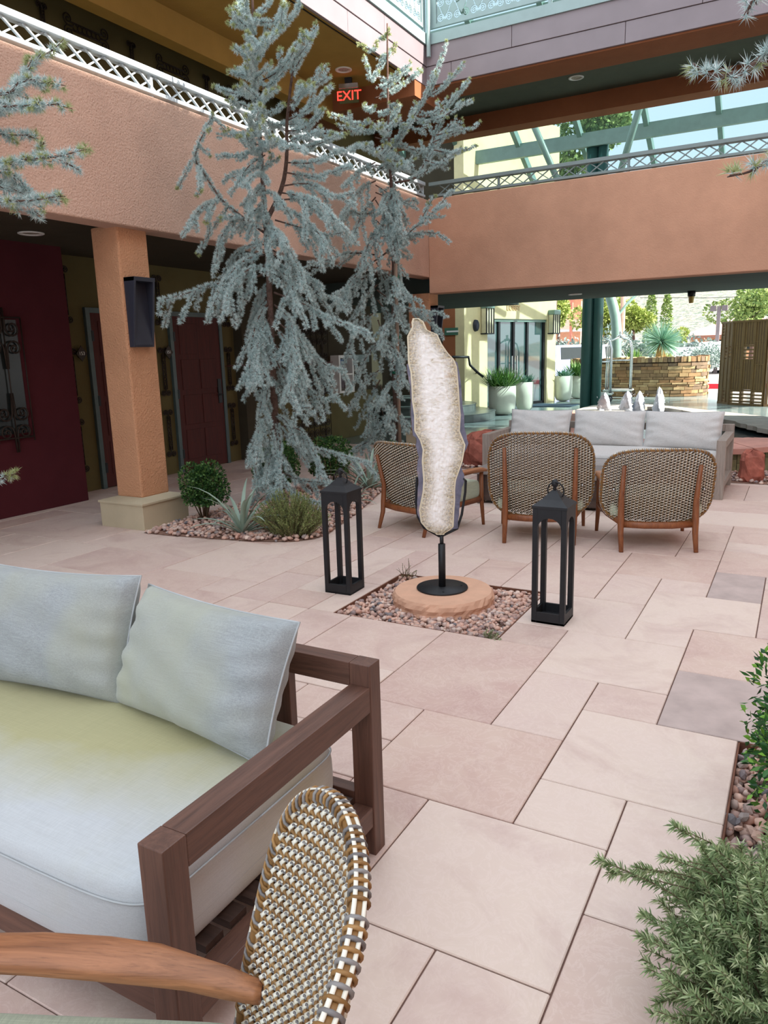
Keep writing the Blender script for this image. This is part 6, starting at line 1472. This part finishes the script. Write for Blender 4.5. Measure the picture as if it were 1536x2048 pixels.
for k in range(len(XR)-1):
    for (a, b) in ((y0, 16.3), (16.3, 18.3), (18.3, 20.2), (20.2, y1)):
        xa, xb = XR[k]+0.01, XR[k+1]-0.01
        MB().add([(xa, a, cz(a)+0.10), (xb, a, cz(a)+0.10), (xb, b, cz(b)+0.10), (xa, b, cz(b)+0.10)], [(0, 1, 2, 3)]).build('glass_pane', MAT['canopy_glass'], t)
for dx, dy in ((-1.3, -1.6), (1.45, -1.6), (1.45, 1.3), (-1.3, 1.3)): MB().tube([(-4.5, 18.4, 4.5), (-4.5+dx*0.5, 18.4+dy*0.5, 5.2), (-4.5+dx, 18.4+dy, cz(18.4+dy)-0.1)], 0.07, 12).build('brace', gs, t, True)
for dx, dy in ((-1.4, -1.6), (1.45, -1.6)): MB().tube([(0.3, 18.4, 4.2), (0.3+dx*0.5, 18.4+dy*0.5, 5.0), (0.3+dx, 18.4+dy, cz(18.4+dy)-0.1)], 0.07, 12).build('brace', gs, t, True)
t = thing('canopy_post', 'single green steel post with a branching arm behind the stone wall', 'post', (-5.0, 24.6, 0))
pp = [at(1233, 705, 23.6), at(1233, 660, 23.6), at(1231, 635, 23.6), at(1226, 612, 23.6), at(1218, 585, 23.6), at(1208, 560, 23.6)]
pp = [np.array([pp[0][0], pp[0][1], 0])]+pp
MB().tube(pp, 0.16, 16).build('pipe', gs, t, True); MB().tube([at(1234, 645, 23.6), at(1237, 630, 23.6), at(1252, 610, 23.6), at(1272, 590, 23.6), at(1290, 570, 23.6)], 0.045, 8).build('arm', gs, t, True)
t = thing('pendant_lamp', 'small amber pendant lamp hanging from the passage ceiling edge', 'pendant lamp', on_y(1383, 590, 13.9)); p = on_y(1383, 590, 13.9)
MB().lathe([(0.06, 2.30), (0.065, 2.39), (0.05, 2.39)], 16, (p[0], p[1], 0)).build('mount', dk, t, True)
zb_ = z_at(p[0], p[1], 606)
MB().lathe([(0.035, zb_), (0.05, zb_+0.12), (0.055, 2.31)], 12, (p[0], p[1], 0)).build('shade', plain('amber_glass', srgb(196, 170, 90), 0.3), t, True)

# ------------------------------------------------------------------ dry stone wall with individual stones
def stone_wall():
    t = thing('dry_stone_wall', 'curved dry stacked sandstone wall holding the yucca bed', 'stone wall', (-4.6, 23.6, 0)); rs = random.Random(12)
    path = [(-6.6, 24.3), (-5.6, 24.2), (-4.7, 24.05), (-3.9, 23.95), (-3.3, 24.0), (-2.85, 24.25), (-2.6, 24.7), (-2.55, 25.3)]
    sp = smooth_path([(a, b, 0) for a, b in path], 80); seg = np.linalg.norm(np.diff(sp, axis=0), axis=1); cum = np.concatenate([[0], np.cumsum(seg)]); tot = cum[-1]
    def pt(s): return np.array([np.interp(s, cum, sp[:, 0]), np.interp(s, cum, sp[:, 1]), 0])
    mats = [plain('wall_stone_%d' % k, c, 0.9, 0, 0.2, 0.2, 6, 0.4, 30) for k, c in enumerate((srgb(136, 112, 84), srgb(158, 132, 96), srgb(116, 98, 80), srgb(176, 152, 114), srgb(148, 116, 84)))]
    bk = MB(); n = 40; S = np.linspace(0, tot, n); vs = []
    for s in S:
        p = pt(s); d = unit(pt(min(tot, s+0.05))-pt(max(0, s-0.05))); nn = np.array([d[1], -d[0], 0]); vs += [p-nn*0.06, p-nn*0.06+np.array([0, 0, 1.08]), p-nn*0.42+np.array([0, 0, 1.08]), p-nn*0.42]
    bk.add(vs, [(4*k+e, 4*k+4+e, 4*k+4+(e+1) % 4, 4*k+(e+1) % 4) for k in range(n-1) for e in range(4)]); bk.build('core', plain('wall_core', srgb(62, 50, 42), 0.95), t)
    cnt = 0; z = 0.0; hs = []
    while z < 1.0: h = rs.uniform(0.06, 0.125); hs.append((z, min(h, 1.02-z))); z += h
    rows = hs+[(1.02, 0.16)]
    for ri, (z0, h) in enumerate(rows):
        s = rs.uniform(0, 0.1); cap = ri == len(rows)-1
        while s < tot-0.05:
            l = rs.uniform(0.07, 0.13) if cap else rs.uniform(0.16, 0.46); l = min(l, tot-s); a, b = pt(s+0.006), pt(s+l-0.006); d = unit(b-a); nn = np.array([d[1], -d[0], 0]); pr = rs.uniform(0.0, 0.045); hh = h*(rs.uniform(0.85, 1.15) if cap else 1)
            c = (a+b)/2; q = [rs.uniform(-0.008, 0.008) for _ in range(8)]
            vs = []
            for k, (u, v_, w_) in enumerate(((0, 0, 0), (1, 0, 0), (1, 1, 0), (0, 1, 0), (0, 0, 1), (1, 0, 1), (1, 1, 1), (0, 1, 1))):
                base = a if u == 0 else b; vs.append(base+nn*(pr+q[k] if v_ else -0.3 if cap else -0.1)+np.array([0, 0, z0+0.004+(hh-0.01)*w_+q[(k+3) % 8]*0.7]))
            MB().add(vs, [(0, 1, 2, 3), (7, 6, 5, 4), (3, 2, 6, 7), (0, 3, 7, 4), (2, 1, 5, 6), (1, 0, 4, 5)]).build('wall_stone', rs.choice(mats), t); cnt += 1; s += l
    return cnt
stone_wall()
struct(MB().add([(-6.6, 24.6, 1.0), (-3.2, 24.3, 1.0), (-2.8, 25.0, 1.0), (-2.8, 27.5, 1.0), (-6.6, 27.5, 1.0)], [(0, 1, 2, 3, 4)]).build('ground_planter', MAT['earth']), 'gravel top of the raised bed behind the stone wall', 'ground')
def tree_yucca(label, x, y, z0, trunk_h, L, n, seed):
    rs = np.random.default_rng(seed); t = thing('tree_yucca', label, 'yucca', (x, y, z0)); MB().lathe([(0.22, z0), (0.16, z0+trunk_h*0.4), (0.10, z0+trunk_h)], 14, (x, y, 0)).build('trunk', plain('yucca_trunk', srgb(150, 124, 76), 0.9, 0, 0.2, 0.3, 14), t, True)
    V = []; F = []; c = np.array([x, y, z0+trunk_h+0.05])
    for k in range(n):
        d = rs.normal(size=3); d /= np.linalg.norm(d)
        if d[2] < -0.75: continue
        l = L*rs.uniform(0.85, 1.05); s = unit(np.cross(d, rs.normal(size=3)))*0.012; i = len(V); V += [c+d*0.03-s, c+d*0.03+s, c+d*l+np.array([0, 0, -0.05*l])]; F.append((i, i+1, i+2))
    o = tri_mesh('blades', V, F, MAT['leaf_yucca'], t); o['kind'] = 'stuff'
p = at(1322, 712, 24.6); tree_yucca('big round blue green yucca above the stone wall', p[0], p[1], 0.98, 0.62, 0.82, 900, 5)
p = at(1267, 716, 24.5); t = thing('yucca', 'small spiky yucca left of the big yucca on the stone wall', 'yucca', (p[0], p[1], 1.0)); leaf_tuft(t, (p[0], p[1], 1.0), 110, 0.5, 0.03, 6, MAT['leaf_planter'], 'blades', 0.9)
p = at(1232, 716, 24.6); t = thing('yucca', 'low green tuft at the foot of the branching post', 'yucca', (p[0], p[1], 1.0)); leaf_tuft(t, (p[0], p[1], 1.0), 70, 0.3, 0.03, 7, MAT['leaf_planter'], 'blades', 0.9)
p = at(1335, 716, 25.3); t = thing('grass_tuft', 'yellow green grass tuft right of the big yucca trunk', 'grass', (p[0], p[1], 1.0)); leaf_tuft(t, (p[0], p[1], 1.0), 90, 0.4, 0.02, 8, MAT['leaf_far'], 'blades', 0.9)

# ------------------------------------------------------------------ luggage carts
def cart(label, bx, by, rz):
    p = gnd(bx, by); t = bpy.data.objects.new('luggage_cart', None); COL.objects.link(t); t.location = (p[0], p[1], 0); t.rotation_euler = (0, 0, rz); tag(t, label, 'luggage cart', 'chrome luggage carts')
    st = MAT['steel']; L, Wd = 0.40, 0.27
    MB().box(-L, L, -Wd, Wd, 0.22, 0.27).build('deck', MAT['black_metal'], t, bevel=0.01, local=True)
    MB().tube([(-L, -Wd, 0.25), (L, -Wd, 0.25), (L, Wd, 0.25), (-L, Wd, 0.25), (-L, -Wd, 0.25)], 0.03, 8).build('bumper', plain('cart_bumper', srgb(180, 186, 180), 0.6), t, local=True)
    for s in (-1, 1):
        MB().tube([(-L+0.06, s*(Wd-0.05), 0.27), (-L+0.06, s*(Wd-0.05), 1.45), (-L+0.12, s*(Wd-0.09), 1.68), (0, s*0.08, 1.80)], 0.022, 10).build('bow', st, t, True, local=True)
        MB().tube([(L-0.06, s*(Wd-0.05), 0.27), (L-0.06, s*(Wd-0.05), 1.45), (L-0.12, s*(Wd-0.09), 1.68), (0, s*0.08, 1.80)], 0.022, 10).build('bow', st, t, True, local=True)
        MB().tube([(-L+0.06, s*(Wd-0.05), 1.12), (L-0.06, s*(Wd-0.05), 1.12)], 0.016, 8).build('hanger_rail', st, t, True, local=True)
        for e in (-1, 1): MB().lathe([(0.0, -0.02), (0.09, -0.02), (0.10, 0.0), (0.09, 0.02), (0.0, 0.02)], 18).build('wheel', MAT['black_metal'], t, True, local=True); w_ = t.children[-1]; w_.rotation_euler = (math.pi/2, 0, 0); w_.location = (e*(L-0.1), s*(Wd-0.08), 0.105)
    MB().lathe([(0.0, 1.78), (0.09, 1.79), (0.10, 1.83), (0.05, 1.86), (0.03, 1.90), (0.05, 1.94), (0.0, 1.97)], 16).build('finial', st, t, True, local=True)
cart('chrome luggage cart standing free right of the green post', 1236, 797, 0.1); cart('chrome luggage cart half hidden behind the green post', 1194, 806, 0.15)

# ------------------------------------------------------------------ slatted wooden screens
MAT['screen_wood'] = wood('screen_wood', srgb(88, 66, 38), srgb(124, 96, 56), 2, 0.6)
def screen(label, a, b, cols, seed, h=2.06):
    a, b = np.array([*a, 0.0]), np.array([*b, 0.0]); d = unit(b-a); L = np.linalg.norm(b-a); nn = np.array([d[1], -d[0], 0]); rs = random.Random(seed)
    t = thing('wooden_screen', label, 'screen', (a+b)/2, group='tall slatted wooden screens'); W = MAT['screen_wood']
    def bx(s0, s1, z0, z1, o0, o1, nm):
        c = a+d*(s0+s1)/2+nn*(o0+o1)/2+np.array([0, 0, (z0+z1)/2]); MB().obox(c, d*(s1-s0)/2, nn*(o1-o0)/2, np.array([0, 0, (z1-z0)/2])).build(nm, W, t)
    cw = L/cols
    for k in range(cols+1): bx(max(0, k*cw-0.02), min(L, k*cw+0.02), 0.03, h, -0.05, 0.05, 'upright')
    bx(0, L, 0, 0.05, -0.06, 0.06, 'bottom_rail'); bx(0, L, h-0.04, h, -0.06, 0.06, 'top_rail')
    for k in range(cols):
        z = 0.05; seq = [('v', 0.62), ('h', 0.34), ('v', 0.5), ('v', 0.55)]; rs.shuffle(seq)
        if k % 2: seq = [('h', 0.36), ('v', 0.72), ('h', 0.36), ('v', 0.6)]
        for kind, hh in seq:
            z1 = min(z+hh, h-0.04); s0, s1 = k*cw+0.02, (k+1)*cw-0.02
            if z1-z < 0.05: break
            bx(s0, s1, z1-0.02, z1, -0.04, 0.04, 'divider')
            if kind == 'v':
                n = max(3, int((s1-s0)/0.07))
                for q in range(n): c = s0+(q+0.5)*(s1-s0)/n; bx(c-0.025, c+0.025, z, z1-0.02, -0.03, 0.035, 'slat')
            else:
                n = 4
                for q in range(n): c = z+(q+0.5)*(z1-z)/n; bx(s0, s1, c-0.018, c+0.018, -0.03, 0.035, 'slat')
            z = z1
SCR = [((-1.87, 21.48), (-1.57, 20.96), 3), ((-1.57, 20.96), (-0.79, 20.37), 3), ((-0.79, 20.37), (0.35, 20.55), 4)]
screen('narrow left leaf of the slatted wooden screen', *SCR[0][:2], 3, 1); screen('wide middle leaf of the slatted wooden screen', *SCR[1][:2], 3, 2); screen('right leaf of the slatted wooden screen cut by the picture edge', *SCR[2][:2], 4, 3)

# ------------------------------------------------------------------ kerb, bushes, cars, lamp post, houses, trees, hills
tag(MB().box(-4.5, 6, 29.0, 29.25, -0.03, 0.14).build('red_kerb', plain('kerb_red', srgb(226, 44, 60), 0.7)), 'bright red painted kerb beyond the wooden screen', 'kerb')
def leaf_ball(name, label, c, r, n, ls, mat, seed, trunk=None, cat='tree', group=None, cone=False):
    rs = np.random.default_rng(seed); c = np.array(c, float); t = thing(name, label, cat, (c[0], c[1], trunk[0] if trunk else c[2]-r[2]), group=group); P = []; Nn = []
    if trunk: MB().tube([(c[0], c[1], trunk[0]), (c[0]+0.1, c[1], (trunk[0]+c[2])/2), (c[0], c[1], c[2])], [trunk[1], trunk[1]*0.8, trunk[1]*0.4], 8).build('trunk', MAT['bark'], t, True)
    lumps = [(rs.normal(size=3)*np.array([0.38, 0.38, 0.34]), rs.uniform(0.35, 0.6)) for _ in range(16)]
    for k in range(n):
        d = rs.normal(size=3); d /= np.linalg.norm(d)
        if cone: h = rs.uniform(-1, 1); w_ = (1-0.45*(h+1)/2)*(1-max(0, h-0.7)*2.5); p = np.array([d[0]*w_, d[1]*w_, h])
        else: o_, s = lumps[k % 16]; p = o_+d*s*rs.uniform(0.7, 1)
        P.append(c+p*np.array(r)); Nn.append(d)
    V, F = leaf_cloud(np.array(P), np.array(Nn), ls, ls*0.6, rs); o = tri_mesh('foliage', V, F, mat, t); o['kind'] = 'stuff'; return t
p = at(1405, 728, 29.5); leaf_ball('round_bush', 'rounded grey green bush at the end of the stone wall', (p[0], p[1], 1.05), (0.95, 0.8, 0.55), 2200, 0.10, MAT['leaf_sage'], 1, (0, 0.05), 'bush')
for k, (px, py, d, h) in enumerate(((1120, 690, 30, 1.0), (1150, 680, 30, 1.2), (1215, 680, 31, 1.4), (1250, 675, 31, 1.5), (1285, 690, 31, 1.2), (1355, 690, 32, 1.3), (1385, 690, 33, 1.2), (1415, 690, 33, 1.1), (1180, 690, 30, 1.1))):
    p = at(px, py, d+13); t = leaf_ball('sage_bush', 'silvery sage bush, number %d from the left along the parking lot' % (k+1), (p[0], p[1], 1.1), (0.6, 0.6, h*0.85), 420, 0.26, MAT['leaf_sage'], 60+k, (0, 0.04), 'bush', 'silvery sage bushes along the parking lot')
    t['label'] = {0: 'silvery sage bush beside the lobby corner', 1: 'silvery sage bush left of the green posts', 8: 'silvery sage bush hidden behind the green posts', 2: 'silvery sage bush behind the luggage cart', 3: 'tall silvery sage bush behind the branching post', 4: 'silvery sage bush just left of the big yucca', 5: 'silvery sage bush just right of the big yucca', 6: 'silvery sage bush below the red roofed house', 7: 'silvery sage bush left of the lamp post'}[k]
def car(label, px, py, dep, rz, col, suv=True):
    p = at(px, py, dep); t = bpy.data.objects.new('parked_car', None); COL.objects.link(t); t.location = (p[0], p[1], 0); t.rotation_euler = (0, 0, rz); tag(t, label, 'car', 'parked cars')
    h = 1.68 if suv else 1.42
    prof = [(-2.2, 0.35), (-2.25, 0.75), (-2.1, 0.98), (-1.95 if suv else -1.5, 1.02), (-1.75 if suv else -0.95, h-0.05), (0.35, h), (1.05, 1.02), (2.05, 0.88), (2.22, 0.65), (2.2, 0.35)]
    m = MB(); W = 0.9; vs = []
    for y, k in ((-W, 1.0), (W, 1.0)): vs += [(x, y*(0.86 if z > 1.1 else 1), z) for x, z in prof]
    n = len(prof); m.add(vs, [tuple(range(n)), tuple(range(n, 2*n))[::-1]]+[(i, n+i, n+(i+1) % n, (i+1) % n) for i in range(n)]); m.build('body', plain('car_paint', col, 0.25, 0.3, 0.6, 0.03), t, bevel=0.05, local=True)
    g_ = MAT['glass_dark']
    for s in (-1, 1): MB().add([(-1.6 if suv else -1.0, s*0.91, 1.05), (0.85, s*0.91, 1.05), (0.3, s*0.80, h-0.12), (-1.5 if suv else -0.75, s*0.80, h-0.12)], [(0, 1, 2, 3) if s < 0 else (3, 2, 1, 0)]).build('side_window', g_, t, local=True)
    for x0, x1 in ((1.06, 0.42), (-1.97 if suv else -1.5, -1.78 if suv else -0.98)): MB().add([(x0+0.02*(1 if x0 > 0 else -1), -0.75, 1.06), (x0+0.02*(1 if x0 > 0 else -1), 0.75, 1.06), (x1+0.02*(1 if x0 > 0 else -1), 0.68, h-0.1), (x1+0.02*(1 if x0 > 0 else -1), -0.68, h-0.1)], [(0, 1, 2, 3)]).build('windscreen', g_, t, local=True)
    for x in (-1.4, 1.4):
        for s in (-1, 1):
            MB().lathe([(0.0, -0.1), (0.3, -0.1), (0.34, -0.05), (0.34, 0.05), (0.3, 0.1), (0.0, 0.1)], 20).build('wheel', MAT['black_metal'], t, True, local=True); w_ = t.children[-1]; w_.rotation_euler = (math.pi/2, 0, 0); w_.location = (x, s*0.86, 0.34)
    for s in (-1, 1): MB().box(-2.27, -2.2, s*0.7-0.14, s*0.7+0.14, 0.72, 0.92).build('tail_light', plain('tail_red', srgb(206, 30, 50), 0.3), t, local=True)
car('blue grey car with red tail light beside the lobby corner', 1133, 726, 34, 1.2, srgb(150, 160, 190))
car('white van beside the green posts', 1203, 715, 40, 1.4, srgb(232, 234, 238)); car('silver car right of the big yucca', 1362, 708, 37, 1.6, srgb(190, 194, 200), False)
car('white car beside the lamp post', 1440, 705, 41, 1.5, srgb(230, 230, 228)); car('grey SUV in front of the red roofed house', 1405, 678, 56, 0.2, srgb(150, 160, 168)); car('dark car half hidden behind the green posts', 1160, 722, 49.5, 1.4, srgb(60, 62, 70), False)
p = at(1433, 700, 40); t = thing('parking_lamp', 'tall grey twin headed parking lot lamp post', 'lamp post', (p[0], p[1], 0)); zt = z_at(p[0], p[1], 612)
MB().box(p[0]-0.09, p[0]+0.09, p[1]-0.09, p[1]+0.09, 0, zt).build('pole', plain('lamp_brown', srgb(120, 110, 112), 0.6), t)
for s in (-1, 1): MB().box(p[0]+s*0.28-0.14, p[0]+s*0.28+0.14, p[1]-0.2, p[1]+0.2, zt-0.25, zt+0.02).build('lamp_head', plain('lamp_head_brown', srgb(110, 100, 102), 0.6), t)
# house with red roof
def house():
    p0, p1 = at(1370, 672, 62), at(1530, 668, 62); t = thing('house', 'low tan house with a pale red roof behind the parking lot', 'house', ((p0[0]+p1[0])/2, p0[1], 0)); z = p0[2]; zr = z_at(p0[0]+2, p0[1]+4, 638)
    MB().box(p0[0]+0.4, p1[0], p0[1]+0.3, p0[1]+8, 0, z).build('wall', plain('house_tan', srgb(204, 156, 118), 0.9), t)
    MB().add([(p0[0]-0.6, p0[1]-0.4, z), (p1[0], p0[1]-0.4, z), (p1[0], p0[1]+4, zr), (p0[0]+3.2, p0[1]+4, zr), (p0[0]-0.6, p0[1]+8.4, z), (p1[0], p0[1]+8.4, z)], [(0, 1, 2, 3), (3, 2, 5, 4), (0, 3, 4)]).build('roof', plain('house_roof', srgb(206, 160, 152), 0.8, 0, 0.3, 0.05), t)
    MB().box(p0[0]-0.6, p1[0], p0[1]-0.45, p0[1]-0.38, z-0.25, z).build('eave_board', plain('house_eave', srgb(150, 104, 88), 0.8), t)
    for k in range(3): MB().box(p0[0]+2+k*1.8, p0[0]+3.1+k*1.8, p0[1]+0.26, p0[1]+0.31, z-1.3, z-0.4).build('window', MAT['glass_dark'], t)
house()
def motel():
    a, b = at(1090, 640, 58), at(1172, 640, 58); y = a[1]; t = thing('motel_building', 'sunny two storey tan motel building behind the lobby corner', 'building', (a[0], y, 0)); x0, x1 = a[0]-6, b[0]
    MB().box(x0, x1, y, y+8, 0, 6.0).build('wall', plain('motel_pink', srgb(226, 172, 142), 0.9), t)
    MB().box(x0, x1+0.3, y-1.6, y, 2.75, 2.95).build('balcony_slab', MAT['white_metal'], t); MB().box(x0, x1+0.3, y-1.65, y-1.55, 2.95, 3.6).build('balcony_parapet', plain('motel_cream', srgb(232, 204, 180), 0.9), t)
    MB().box(x0, x1+0.8, y-2.2, y+8.5, 5.6, 5.9).build('roof', plain('motel_roof', srgb(214, 176, 150), 0.9), t)
    for k in range(5):
        x = x1-0.3-k*2.6
        MB().box(x-0.09, x+0.09, y-1.7, y-1.5, 0, 5.6).build('post', plain('motel_post', srgb(206, 130, 110), 0.8), t)
        for z in (0.9, 3.7):
            w_ = MB().box(x-1.7, x-0.7, y-0.06, y+0.02, z, z+1.2).build('window', MAT['white_metal'], t); MB().box(x-1.62, x-1.23, y-0.08, y-0.05, z+0.08, z+1.12).build('pane', MAT['glass_dark'], w_); MB().box(x-1.17, x-0.78, y-0.08, y-0.05, z+0.08, z+1.12).build('pane', MAT['glass_dark'], w_)
motel()
TG = 'leafy trees beyond the parking lot'
for (px, py, d, r, mt, lab, sd_) in ((1208, 632, 48, (1.35, 1.3, 1.5), 'leaf_far', 'yellow green leafy tree between the green posts', 1), (1266, 638, 47, (1.0, 1.0, 1.0), 'leaf_far', 'yellow green leafy tree left of the cypress', 2), (1508, 606, 44, (1.7, 1.6, 1.2), 'leaf_far2', 'broad green tree above the wooden screen', 3), (1116, 620, 46, (0.7, 0.7, 1.0), 'leaf_far', 'pale yellow green tree beside the lobby corner', 4), (1350, 678, 60, (0.9, 0.9, 0.6), 'leaf_far', 'low yellow green tree left of the red roofed house', 5)):
    p = at(px, py, d); leaf_ball('leafy_tree', lab, p, r, 3400, 0.24, MAT[mt], sd_, (0, 0.14), 'tree', TG)
p = at(1312, 640, 52); leaf_ball('cypress', 'slim twin topped green cypress left of the pendant lamp', (p[0]-0.35, p[1], 2.6), (0.45, 0.45, 2.55), 1500, 0.2, MAT['leaf_far2'], 9, (0, 0.1), 'tree', cone=True)
p = at(1318, 640, 52); leaf_ball('cypress', 'slim green cypress close behind the big yucca head', (p[0]+0.4, p[1]+0.5, 2.5), (0.42, 0.42, 2.45), 1500, 0.2, MAT['leaf_far2'], 10, (0, 0.1), 'tree', cone=True)
for (px, d, lab) in ((1243, 46, 'tan wooden utility pole behind the branching post'),):
    p = at(px, 690, d); tag(MB().tube([(p[0], p[1], 0), (p[0], p[1], 9)], [0.17, 0.13], 10).build('utility_pole', plain('pole_wood', srgb(196, 160, 140), 0.9)), lab, 'pole')
for (px, py, d, r, lab, sd_) in ((1040, 262, 34, (2.0, 2, 1.5), 'tall leafy tree seen through the left canopy glass', 11), (1190, 255, 36, (1.9, 2, 1.2), 'leafy tree seen through the canopy behind the green posts', 12), (1110, 345, 38, (2.4, 2, 1.2), 'lower leafy crown seen through the canopy and lattice', 13)):
    p = at(px, py, d); leaf_ball('leafy_tree', lab, p, r, 3000, 0.30, MAT['leaf_far2'], sd_, (0, 0.2), 'tree', 'tall trees seen through the canopy')
def hills():
    q = N('desert_hillside'); co = q.coord(); a = q.noise(co, 0.16, 5, 0.65); b = q.noise(co, 0.75, 4, 0.7)
    base = q.ramp(a, [(0.35, srgb(176, 160, 146)), (0.65, srgb(160, 156, 144))]); q.col(q.mix(q.ramp(b, [(0.44, (1, 1, 1)), (0.56, (0, 0, 0))]), base, srgb(104, 118, 104))); q.set(Roughness=1.0)
    q.bump(b, 0.8, 1.5); rs = np.random.default_rng(2); nx, ny = 90, 26; P = []
    for i in range(nx):
        row = []
        for j in range(ny):
            x = -260+420*i/(nx-1); y = 110+260*j/(ny-1); f = j/(ny-1)
            h = 62*(f**1.25)*(0.55+0.45*math.sin(i*0.052+0.9)**2)+3*math.sin(i*0.35+j*0.3)*f+rs.uniform(-0.8, 0.8)*f; row.append((x, y, h-1.5))
        P.append(row)
    struct(MB().grid(P).build('hillside', q.m, None, True), 'pale scrub covered hillside in the distance', 'hill')
hills()
t = thing('power_line', 'thin power lines crossing in front of the hillside', 'cable', (-10, 80, 9)); 
for row in (578, 592):
    a, b = at(1280, row+3, 70), at(1560, row-2, 70); MB().tube([a, (a+b)/2-np.array([0, 0, 0.15]), b], 0.025, 4).build('wire', MAT['black_metal'], t)
